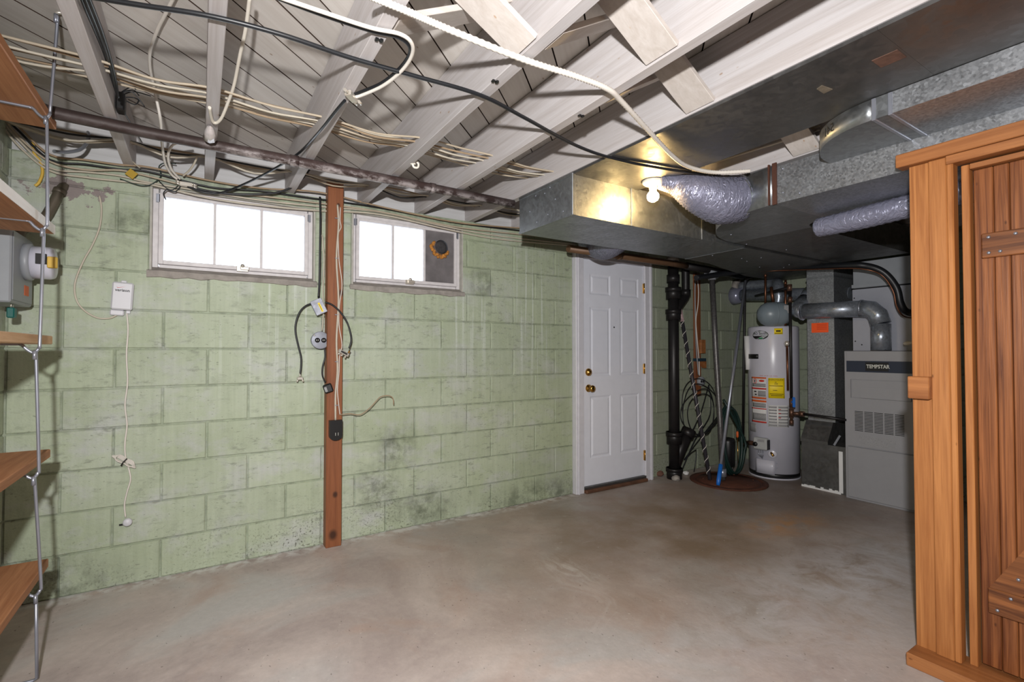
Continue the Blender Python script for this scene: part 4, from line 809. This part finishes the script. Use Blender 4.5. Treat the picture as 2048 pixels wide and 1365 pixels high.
# hose and wire coils
hc = P(1455, 880, Y=-.30); m = []
for i in range(52):
    t = i/51*3*2*math.pi; m.append(hc+V((.155*math.cos(t)*(1+.05*math.sin(t*.37)), -.02-.028*i/51*2+.02*math.sin(t), .335*math.sin(t)*(1-.04*(i//17))-.0)))
m = m + [P(1447, 800, Y=-.30)]
MB().tube(m, .0125, 8, 3).build('garden_hose', M_HOSE, label='dark green hose hung in loops on the discharge pipe', cat='hose')
cc = P(1392, 815, Y=-.05); m = []
for i in range(75):
    t = i/74*4*2*math.pi; k = i/74; m.append(cc+V(((.30-.08*k)*math.cos(t)+.03*math.sin(2.3*t), -.02-.05*k+.02*math.sin(t*1.7), (.30-.12*k)*math.sin(t)-.08*k)))
m += [P(1368, 920, Y=-.08), P(1392, 900, Y=-.09), P(1388, 945, Y=-.1)]
MB().tube(m, .0045, 6, 3).build('wire_coil', M_COAX, label='loose coil of black wire hanging on the wall behind the wrapped pole', cat='wire coil')
cable('black_wire', [P(1376, 880, Y=-.12), P(1400, 830, Y=-.1), P(1415, 780, Y=-.06), P(1418, 775, Y=-.05), P(1420, 830, Y=-.07), P(1390, 880, Y=-.1), P(1362, 945, Y=-.1)], .0055, M_COAX, 'stray black wire end hanging straight beside the discharge pipe', 'wire')
for (px_, py_, s_, mt, lb) in ((1318, 953, .045, plain('brick chunk', (112, 78, 66), .9, var=.3, bump=.6), 'brown brick chunk on the floor right of the door casing'), (1352, 962, .04, M_CEMENT, 'pale rubble lump at the foot of the drain stack'), (1372, 950, .03, M_PAPER, 'white plaster scrap on the floor behind the wrapped pole')):
    q = P(px_, py_, Z=0); rg = random.Random(px_); m = MB(); bm = bmesh.new(); bmesh.ops.create_icosphere(bm, subdivisions=2, radius=1)
    m.add([V((q.x+v.co.x*s_*rg.uniform(.85, 1.2), q.y+v.co.y*s_*rg.uniform(.8, 1.1), max(0, s_*.55+v.co.z*s_*.7*rg.uniform(.8, 1.15)))) for v in bm.verts], [[v.index for v in f.verts] for f in bm.faces]); bm.free(); m.build(lb.split()[1]+'_'+lb.split()[2], mt, label=lb, cat='debris')
# ------------------------------------------------------------------ water heater
HC = V((4.734, -.553, 0)); HR = .223
wh = empty('water_heater', 'tall grey gas water heater with yellow and white labels in the corner', 'water heater')
MB().lathe([(HR, .055), (HR, 1.425), (HR-.006, 1.438), (HR-.03, 1.445), (0, 1.448)], Matrix.Translation(HC), 48).build('tank', M_TANK, wh)
MB().lathe([(HR-.004, .012), (HR-.004, .054)], Matrix.Translation(HC), 48).build('base_ring', M_BLACK, wh); MB().lathe([(HR+.003, 0), (HR+.003, .012), (HR-.02, .0125)], Matrix.Translation(HC), 48).build('foot_rim', M_TANK, wh)
def hz(py): return P(1553, py, X=4.545).z
def ha(px_): return 209.4+math.degrees(math.asin(max(-1, min(1, (px_-1555)/52))))
def sticker(name, x0, x1, y0, y1, mat, t=.0008, par=wh): return MB().patch(HC, HR, ha(x0), ha(x1), hz(y1), hz(y0), 8, t).build(name, mat, par)
def htext(name, s, size, px_, py_, mat, sx=1., t=.0018, par=wh):
    a0_ = rad(ha(px_)); z_ = hz(py_); return text(name, s, size, None, mat, par, fn=lambda q: V((HC.x+(HR+t+q.z)*math.cos(a0_+q.x/HR), HC.y+(HR+t+q.z)*math.sin(a0_+q.x/HR), z_+q.y)), sx=sx)
def oval(name, px_, py_, w_, h_, mat, t, half=None):
    a0_ = rad(ha(px_)); z_ = hz(py_); n = 28; vs = []
    for rr_ in (HR-.002, HR+t):
        for k in range(n):
            th = 2*math.pi*k/n; u, v = w_*math.cos(th), h_*math.sin(th)
            if half is not None: v = min(v, half)
            vs.append(V((HC.x+rr_*math.cos(a0_+u/HR), HC.y+rr_*math.sin(a0_+u/HR), z_+v)))
    return MB().add(vs, [tuple(range(n, 2*n))]+[(k, (k+1) % n, n+(k+1) % n, n+k) for k in range(n)]).build(name, mat, wh)
oval('logo_plate', 1529, 670, .080, .044, M_INK, .0010); oval('logo_plate', 1529, 670, .074, .038, plain('logo silver', (190, 196, 198), .3, .3, 0), .0014); oval('logo_band', 1529, 670, .074, .038, M_INK, .0018, -.008); oval('logo_stripe', 1531, 676.5, .022, .008, M_LOGOGREEN, .0024)
htext('lettering', 'AO Smith', .036, 1529, 667, M_INK, .9, .0022)
sticker('sticker', 1557.5, 1574, 657, 669, M_YELLOW); sticker('sticker_print', 1561, 1570, 661, 664, M_INK, .0014); sticker('sticker_print', 1559, 1572, 666.5, 667.5, M_INK, .0014)
for y0, y1 in ((756, 800), (802, 850)):
    sticker('warning_label', 1511.5, 1541, y0, y1, M_PAPER)
for y0, y1, m_ in ((756, 759, M_ORBAND), (778, 781, M_RED), (797, 800.5, M_ORBAND), (803, 807, M_ORBAND), (819.5, 821.5, M_RED), (846, 849, M_RED)): sticker('label_band', 1511.5, 1541, y0, y1, m_, .0014)
for y0, y1 in ((769, 776), (784, 795), (809, 818), (830, 844)): sticker('label_print', 1514 if y0 > 800 or y0 < 780 else 1525, 1540, y0, y1, M_PAPERG, .0014)
oval('warning_mark', 1518.5, 764.5, .021, .024, M_RED, .0015); oval('warning_mark', 1518.5, 764.5, .015, .018, M_PAPER, .002); oval('warning_mark', 1518.5, 764.5, .006, .014, M_INK, .0026); oval('warning_mark', 1532, 763.5, .026, .010, M_RED, .0015); oval('warning_mark', 1519, 786, .016, .006, M_INK, .0015); oval('warning_mark', 1520, 792, .012, .006, M_INK, .0015)
sticker('energy_label', 1545, 1576.5, 757, 797.5, M_YELLOW); htext('lettering', 'ENERGYGUIDE', .019, 1560, 760.5, M_INK, 1.0, .0016); htext('lettering', '308', .02, 1560, 768.5, M_INK, 1, .0016)
for y0, a_, b_ in ((764.5, 1558, 1561), (772, 1547, 1573), (781, 1554, 1562), (788.5, 1548, 1574), (791.5, 1550, 1572)): sticker('label_print', a_, b_, y0, y0+1, M_INK, .0014)
sticker('instruction_label', 1544, 1584, 811.5, 855, M_PAPER)
for y0 in range(814, 853, 6):
    sticker('label_print', 1546, 1561, y0, y0+3.4, M_PAPERG, .0014); sticker('label_print', 1564, 1582, y0, y0+3.4, M_PAPERG, .0014)
for y0 in (819, 827, 835.5): sticker('label_band', 1564, 1569, y0, y0+1.4, M_RED, .0017)
sticker('small_label', 1508, 1520, 852, 870, M_PAPERG)
htext('lettering', 'ees eue ce ees', .022, 1545, 752.5, plain('red marker', (190, 120, 130), .6, var=0), 1.2, .0014)
sticker('black_tape', 1500.3+3, 1526, 709, 718.5, M_BLACK, .012)
a0_ = rad(ha(1506)); pr_ = HR+.012
pt = V((HC.x+pr_*math.cos(a0_), HC.y+pr_*math.sin(a0_), 0)); rl = MB().tube([pt+V((0, 0, hz(742))), pt+V((0, 0, hz(722))), pt+V((-.012, 0, hz(671)))], [.020, .022, .026], 14).build('manual_roll', M_PAPER, wh)
# gas control, sight port, burner panel
ga = ha(1532); gd = V((math.cos(rad(ga)), math.sin(rad(ga)), 0)); gt = V((-gd.y, gd.x, 0))
MG = Matrix(((gt.x, 0, gd.x, HC.x+gd.x*HR), (gt.y, 0, gd.y, HC.y+gd.y*HR), (0, 1, 0, hz(891)), (0, 0, 0, 1)))
gc = MB().box((-.066, -.055, -.012), (.066, .058, .05), MG, ch=.012).build('gas_control', plain('pale control box', (176, 178, 178), .45, var=.08), wh)
MB().lathe([(.022, .050), (.020, .061), (0, .062)], MG @ Matrix.Translation((-.040, -.005, 0)), 14).build('control_knob', M_BLACK, gc); MB().box((-.02, .022, .0502), (.045, .045, .0512), MG).build('control_plate', M_PAPERG, gc); MB().box((.067, -.045, 0), (.074, .045, .042), MG).build('side_plate', M_BLACK, gc)
for dx in (-.02, .0, .02): MB().tube([MG @ V((dx, -.055, .03)), MG @ V((dx+.012, -.095, .05)), MG @ V((.01, -.135, .02))], .004, 6, 4).build('thermostat_wire', M_STEEL, gc)
pa = ha(1552); pd = V((math.cos(rad(pa)), math.sin(rad(pa)), 0)); pt2 = V((-pd.y, pd.x, 0)); MP_ = Matrix(((pt2.x, 0, pd.x, HC.x+pd.x*HR), (pt2.y, 0, pd.y, HC.y+pd.y*HR), (0, 1, 0, hz(909.5)), (0, 0, 0, 1)))
MB().lathe([(.038, -.005), (.038, .005), (.030, .009), (0, .009)], MP_, 20).build('drain_collar', M_TANK, wh); MB().tube([MP_ @ V((-.012, .012, .008)), MP_ @ V((.008, -.012, .03))], .011, 10).build('drain_valve', M_BRASS, wh)
MB().patch(HC, HR, ha(1520), ha(1556), hz(951), hz(923), 8, .012).build('burner_panel', M_TANK, wh)
for py_ in (928, 937): MB().lathe([(.005, 0), (.004, .004), (0, .004)], Matrix(((pt2.x, 0, pd.x, HC.x+math.cos(rad(ha(1560)))*HR), (pt2.y, 0, pd.y, HC.y+math.sin(rad(ha(1560)))*HR), (0, 1, 0, hz(py_)), (0, 0, 0, 1))), 6).build('screw', M_STEEL, wh)
# expansion tank and flue on top
et = empty('expansion_tank', 'round-ended grey expansion tank lying on the water heater', 'tank'); c0 = P(1547, 629, X=4.55); axd = V((.74, -.67, 0)); ME = along(c0-axd*.145, c0)
MB().lathe([(0, 0), (.05, .010), (.09, .04), (.112, .085), (.116, .12), (.116, .20), (.112, .225), (.09, .262), (.05, .285), (0, .292)], ME, 28).build('shell', M_EXP, et)
MB().lathe([(.1175, .15), (.1175, .157)], ME, 28).build('weld_seam', M_EXP, et)
tf = V((-FW.x, -FW.y, .35)).normalized(); tl = axd; lp = c0+axd*.07+tf*.1160
MB().box((-.034, -.036, -.004), (.034, .036, .0012), frame_M(lp, tl, (0, 0, 1))).build('label_plate', M_PAPERG, et)
MB().tube([c0+V((0, 0, .11)), c0+V((.0, .02, .26))], .014, 10).build('connector', M_COPPER, et)
fv = empty('heater_flue', 'grey vent pipe rising from the water heater to the wall', 'vent pipe'); fp = P(1557, 600, X=4.80)
MB().tube([(HC.x+.07, HC.y+.04, 1.45), (fp.x, fp.y, 1.70), (fp.x, fp.y, 1.78), (fp.x+.05, fp.y+.03, 1.86), (4.98, -.42, 1.90), (4.99, -.05, 1.91)], .052, 16, 5).build('pipe', M_PIPEG, fv)
MB().tube([(4.99, -.06, 1.91), (4.99, -.002, 1.91)], [.075, .085], 16).build('wall_collar', M_CEMENT, fv)
MB().lathe([(.085, 1.449), (.075, 1.50), (.055, 1.53)], Matrix.Translation((HC.x+.07, HC.y+.04, 0)), 20).build('draft_hood', M_PIPEG, fv)
# furnace flue
ff = empty('furnace_flue', 'shiny galvanized flue pipe bending from the furnace top across the duct', 'vent pipe'); FX = 4.555
vy = P(1762, 690, X=FX).y; vz = P(1690, 620, X=FX).z
MB().tube([(FX, vy, 1.212), (FX, vy, vz-.13)], .068, 24).build('riser', M_PIPEG, ff)
MB().tube([(FX, vy, vz-.131), (FX, vy+.022, vz-.055), (FX, vy+.065, vz-.012), (FX, vy+.13, vz)], .071, 24).build('elbow', M_PIPEG, ff)
ey = P(1610, 623, X=FX).y
MB().tube([(FX, vy+.131, vz), (FX, ey, vz+.01)], .068, 24).build('horizontal_pipe', M_PIPEG, ff)
MB().tube([(FX, ey+.001, vz+.01), (FX+.02, ey+.055, vz+.02), (FX+.07, ey+.08, vz+.05), (FX+.16, ey+.07, vz+.12)], .071, 24).build('elbow', M_PIPEG, ff)
MB().tube([(FX+.16, ey+.07, vz+.12), (4.95, -.80, 1.77)], .066, 20).build('connector', M_PIPEG, ff)
for y_ in (vy+.12, ey+.02): MB().tube([(FX, y_, vz+.002), (FX, y_+.012, vz+.002)], .0725, 24).build('seam', M_STEEL, ff)
vp = empty('vent_pipe', 'large blue grey vent pipe running to the wall behind the heater', 'vent pipe')
MB().tube([(4.95, -.06, 1.81), (4.95, -.75, 1.755), (4.95, -1.15, 1.72)], .064, 20).build('pipe', M_PIPEG, vp); MB().tube([(4.95, -.10, 1.805), (4.95, -.002, 1.81)], [.074, .10], 18, 3, True, .05).build('foil_collar', M_FOIL, vp)
# black gas and brown water piping
gp = empty('gas_pipe', 'black gas pipe with a blue valve in front of the water heater', 'pipe'); g0 = P(1580, 575, X=4.46); g1 = P(1583, 845, X=4.46); gb_ = P(1511, 570, Y=-.30)
MB().tube([V((gb_.x, gb_.y, g0.z)), V((g0.x, g0.y, g0.z))], .013, 10).tube([g0, P(1583, 812, X=4.46)], .0125, 10).build('run', M_BLACKIRON, gp)
for p_, r_, h_ in ((P(1579, 576, X=4.46), .021, .03), (P(1580, 600, X=4.46), .020, .025), (P(1583, 806, X=4.46), .019, .04), (P(1583, 826, X=4.46), .020, .035), (g1, .018, .02)): MB().tube([p_+V((0, 0, h_)), p_-V((0, 0, h_))], r_, 10).build('fitting', M_VALVEBRN, gp)
MB().tube([P(1583, 812, X=4.46), g1], .0125, 10).build('drip_leg', M_VALVEBRN, gp)
p_ = P(1590, 805, X=4.45); bv = MB().box((p_.x-.02, p_.y-.010, p_.z-.045), (p_.x-.008, p_.y+.014, p_.z+.045), ch=.004).tube([p_+V((-.014, .0, 0)), p_+V((0, .03, 0))], .009, 8).build('valve_handle', M_BLUE, gp)
t0 = P(1585, 828, X=4.46); t1_ = P(1600, 828, X=4.47)
MB().tube([t0, t1_], .017, 10).tube([t1_-V((0, .0, 0)), t1_-V((0, .035, 0))], .024, 10).build('union', M_VALVEBRN, gp); MB().tube([t1_-V((0, .035, 0)), V((4.50, -1.295, t1_.z-.015))], .0125, 10).build('furnace_branch', M_BLACKIRON, gp)
wp_ = empty('supply_riser', 'thin black pipe dropping down the corner to the heater gas control', 'pipe')
MB().tube([P(1508, 552, Y=-.3), P(1496, 556, Y=-.28), P(1490, 568, Y=-.27), P(1488, 720, Y=-.27), P(1486, 880, Y=-.27)], .013, 10).build('run', M_BLACKIRON, wp_)
r1 = P(1487, 884, Y=-.28); MB().tube([P(1486, 874, Y=-.27), P(1486, 890, Y=-.27)], .022, 10).tube([r1, P(1512, 888, X=4.50)], .014, 10).tube([P(1498, 886, X=4.55), P(1506, 887, X=4.52)], .022, 10).build('fitting', M_VALVEBRN, wp_)
for a_, b_, c_, lb in ((1531, 545, 622, 'copper water pipe above the expansion tank'), (1571, 560, 652, 'copper water pipe right of the expansion tank')):
    MB().tube([P(a_, b_, X=4.58), P(a_, c_, X=4.58)], .0105, 10).tube([P(a_, b_+4, X=4.58), P(a_, b_+9, X=4.58)], .014, 10).build('copper_pipe', M_COPPER, label=lb, cat='pipe')
tp = empty('relief_pipe', 'copper relief pipe down the front of the water heater', 'pipe'); q = P(1574, 690, X=4.505)
MB().tube([q, P(1576, 781, X=4.505)], .010, 10).build('tube', M_COPPER, tp); MB().lathe([(.018, -.02), (.02, 0), (.016, .02), (0, .024)], Matrix.Translation(q+V((0, 0, .012))), 12).tube([q+V((-.0, .0, .015)), q+V((.06, .05, .015))], .012, 8).build('relief_valve', M_CHROME, tp)
# ------------------------------------------------------------------ return drop beside the furnace
rd = empty('return_drop', 'vertical galvanized return duct with an orange sticker left of the furnace', 'duct'); DX = 4.64
y0d, y1d = P(1615, 700, X=DX).y, P(1669, 700, X=DX).y
MB().box((DX, y0d, .585), (5.08, y1d, 1.937)).build('riser', M_SPANGLE, rd); MB().box((DX-.006, y0d+.004, 1.85), (5.0, y1d-.004, 1.868)).build('seam_strip', M_GALV, rd)
bX = 4.55; yb0, yb1 = P(1603, 900, X=bX).y, P(1657, 900, X=bX).y
MB().prism([(DX, .585), (bX-.012, .425), (bX-.012, .40), (5.08, .40), (5.08, .585)], yb1, yb0, Matrix(((1, 0, 0, 0), (0, 0, 1, 0), (0, 1, 0, 0), (0, 0, 0, 1)))).build('sloped_boot', M_GALVD, rd)
MB().box((bX, yb0, 0), (5.08, -1.281, .399)).build('floor_boot', M_GALVD, rd)
s1, s2 = P(1623, 647, X=DX-.001), P(1657, 665, X=DX-.001); st_ = MB().box((DX-.002, s1.y, s1.z), (DX-.0003, s2.y, s2.z)).build('sticker', M_ORANGE, rd)
for k in range(4): MB().box((DX-.0028, s1.y-.045, s1.z-.012-.014*k), (DX-.0021, s2.y+.012, s1.z-.016-.014*k)).build('sticker_print', plain('dark red print', (190, 54, 20), .5, var=0), st_)
tq = P(1681, 905, X=bX-.004); MB().box((bX-.004, tq.y+.014, .012), (bX-.0004, tq.y-.016, .36)).build('white_tape', M_PAPER, rd)
m = MB(); rg = random.Random(3); n = 14
for i in range(n):
    y_ = yb0+(tq.y-yb0)*i/n; m.box((bX-.008, y_, 0), (bX-.0004, y_+(tq.y-yb0)/n, .012+rg.uniform(0, .018)))
m.build('white_sealant', M_PAPER, rd)
tz = P(1672, 890, X=bX-.01); MB().box((-.004, -.008, -.05), (.004, .008, .05), Matrix.Translation((bX-.004, -1.20, .45)) @ Matrix.Rotation(rad(28), 4, 'X')).build('metal_tab', M_STEEL, rd)
# ------------------------------------------------------------------ furnace
fu = empty('furnace', 'grey upright furnace with a dark blue stripe and louvred front', 'furnace'); FF = 4.48; fy0, fy1 = -1.284, -1.80
MB().box((FF+.012, fy0, .0), (5.08, fy1, 1.206), ch=.004).build('cabinet', M_FURN, fu)
def fyz(a_, b_): q = P(a_, b_, X=FF); return q.y, q.z
ya, yc = -1.306, fy1+.006
so0, so1 = .826, .975
up = MB().box((FF, ya, .436), (FF+.012, yc, so0)).box((FF, ya, so1), (FF+.012, yc, 1.036)).box((FF, ya, so0), (FF+.012, -1.334, so1)).box((FF, yc, so0), (FF+.012, -1.742, so1)).build('upper_panel', M_FURN, fu)
MB().box((FF-.004, ya, .02), (FF+.012, yc, .428), ch=.003).build('lower_panel', M_FURN, fu)
MB().box((FF, ya, 1.125), (FF+.012, yc, 1.203), ch=.002).build('top_panel', M_FURN, fu)
MB().box((FF-.001, ya, 1.0365), (FF+.012, yc, 1.1245)).build('name_strip', M_FURND, fu)
ny = P(1756, 735, X=FF).y; MB().box((FF-.0035, P(1731, 735, X=FF).y, 1.047), (FF-.0012, P(1777, 735, X=FF).y, 1.116)).build('name_plate', M_INK, fu)
text('lettering', 'TEMPSTAR', .040, FACE_NX((FF-.0042, ny, 1.082)), M_SILVERINK, fu, bold=.0012, sx=.82)
MB().box((FF+.0125, -1.336, so0+.001), (FF+.016, -1.74, so1-.001)).build('recess_back', plain('dark recess', (74, 72, 68), .6, var=.1), fu)
MB().prism([(-.0, 0), (.028, .0), (.003, .085)], -1.735, -1.40, Matrix(((-.4, 0, 0, FF+.0124), (0, 0, 1, 0), (0, 1, 0, so0+.002), (0, 0, 0, 1)))).build('burner_shield', M_FURN, fu)
rows_ = 14
for c_ in range(5):
    y0_ = -1.362-.068*c_; lv = MB()
    for k in range(rows_): MB().box((FF-.0016, y0_, .562+.0118*k), (FF+.0004, y0_-.058, .567+.0118*k)).build('louvre_slot', M_INK, fu)
for k in range(7): MB().box((FF-.001, -1.392, .520-.011*k), (FF+.0004, -1.392-(.245, .24, .25, .245, .20, .25, .24)[k], .526-.011*k)).build('print_line', M_PAPERG, fu)
cl = empty('coil_cabinet', 'pale grey coil cabinet standing on the furnace', 'cabinet'); CX = 4.64
cy = P(1705, 640, X=CX).y; MB().box((CX, cy, 1.207), (5.08, fy1, P(1705, 580, X=CX).z), ch=.003).build('body', plain('pale cabinet enamel', (158, 160, 170), .42, var=.03), cl)
zt0 = P(1705, 578, X=CX).z+.001; MB().box((CX+.01, cy-.004, zt0), (5.08, fy1, 1.951), ch=.002).build('plenum', M_GREY, cl); MB().box((CX-.004, cy+.002, zt0+.002), (CX+.0095, fy1, zt0+.03)).build('flange', M_GREY, cl)
for a_, b_ in ((1707, 597), (1709, 683), (1722, 690)): q = P(a_, b_, X=CX); MB().lathe([(.006, 0), (.004, .004), (0, .004)], FACE_NX((CX, q.y-.006, q.z)), 6).build('screw', M_INK, cl)
cable('refrigerant_line', [P(1392, 556, Y=-.36), P(1440, 549, Y=-.40), P(1500, 541, Y=-.55), P(1580, 537, Y=-.85), P(1690, 531, X=4.36), P(1735, 533, X=4.37), P(1768, 546, X=4.40), P(1792, 575, X=4.44), P(1800, 605, X=4.46), P(1810, 622, X=4.50), P(1828, 628, X=4.64)], .026, M_COAX, 'thick black insulated line arching over to the coil cabinet', 'pipe', sm=6, n=12)
cable('condensate_line', [P(1500, 543, Y=-.58), P(1580, 541, Y=-.88), P(1690, 537, X=4.34), P(1735, 540, X=4.34), P(1765, 552, X=4.39), P(1786, 582, X=4.41), P(1793, 612, X=4.43), P(1806, 632, X=4.48), P(1828, 637, X=4.64)], .006, M_COPPER, 'thin copper line strapped under the thick black line', 'pipe', sm=6)
MB().lathe([(0, 0), (.012, .006), (.018, .03), (.014, .07), (.012, .11), (0, .112)], along(P(1806, 688, X=4.5), P(1840, 684, X=4.5)), 10).build('hose_end', M_CREAM, label='cream hose end poking out behind the pine frame', cat='hose')
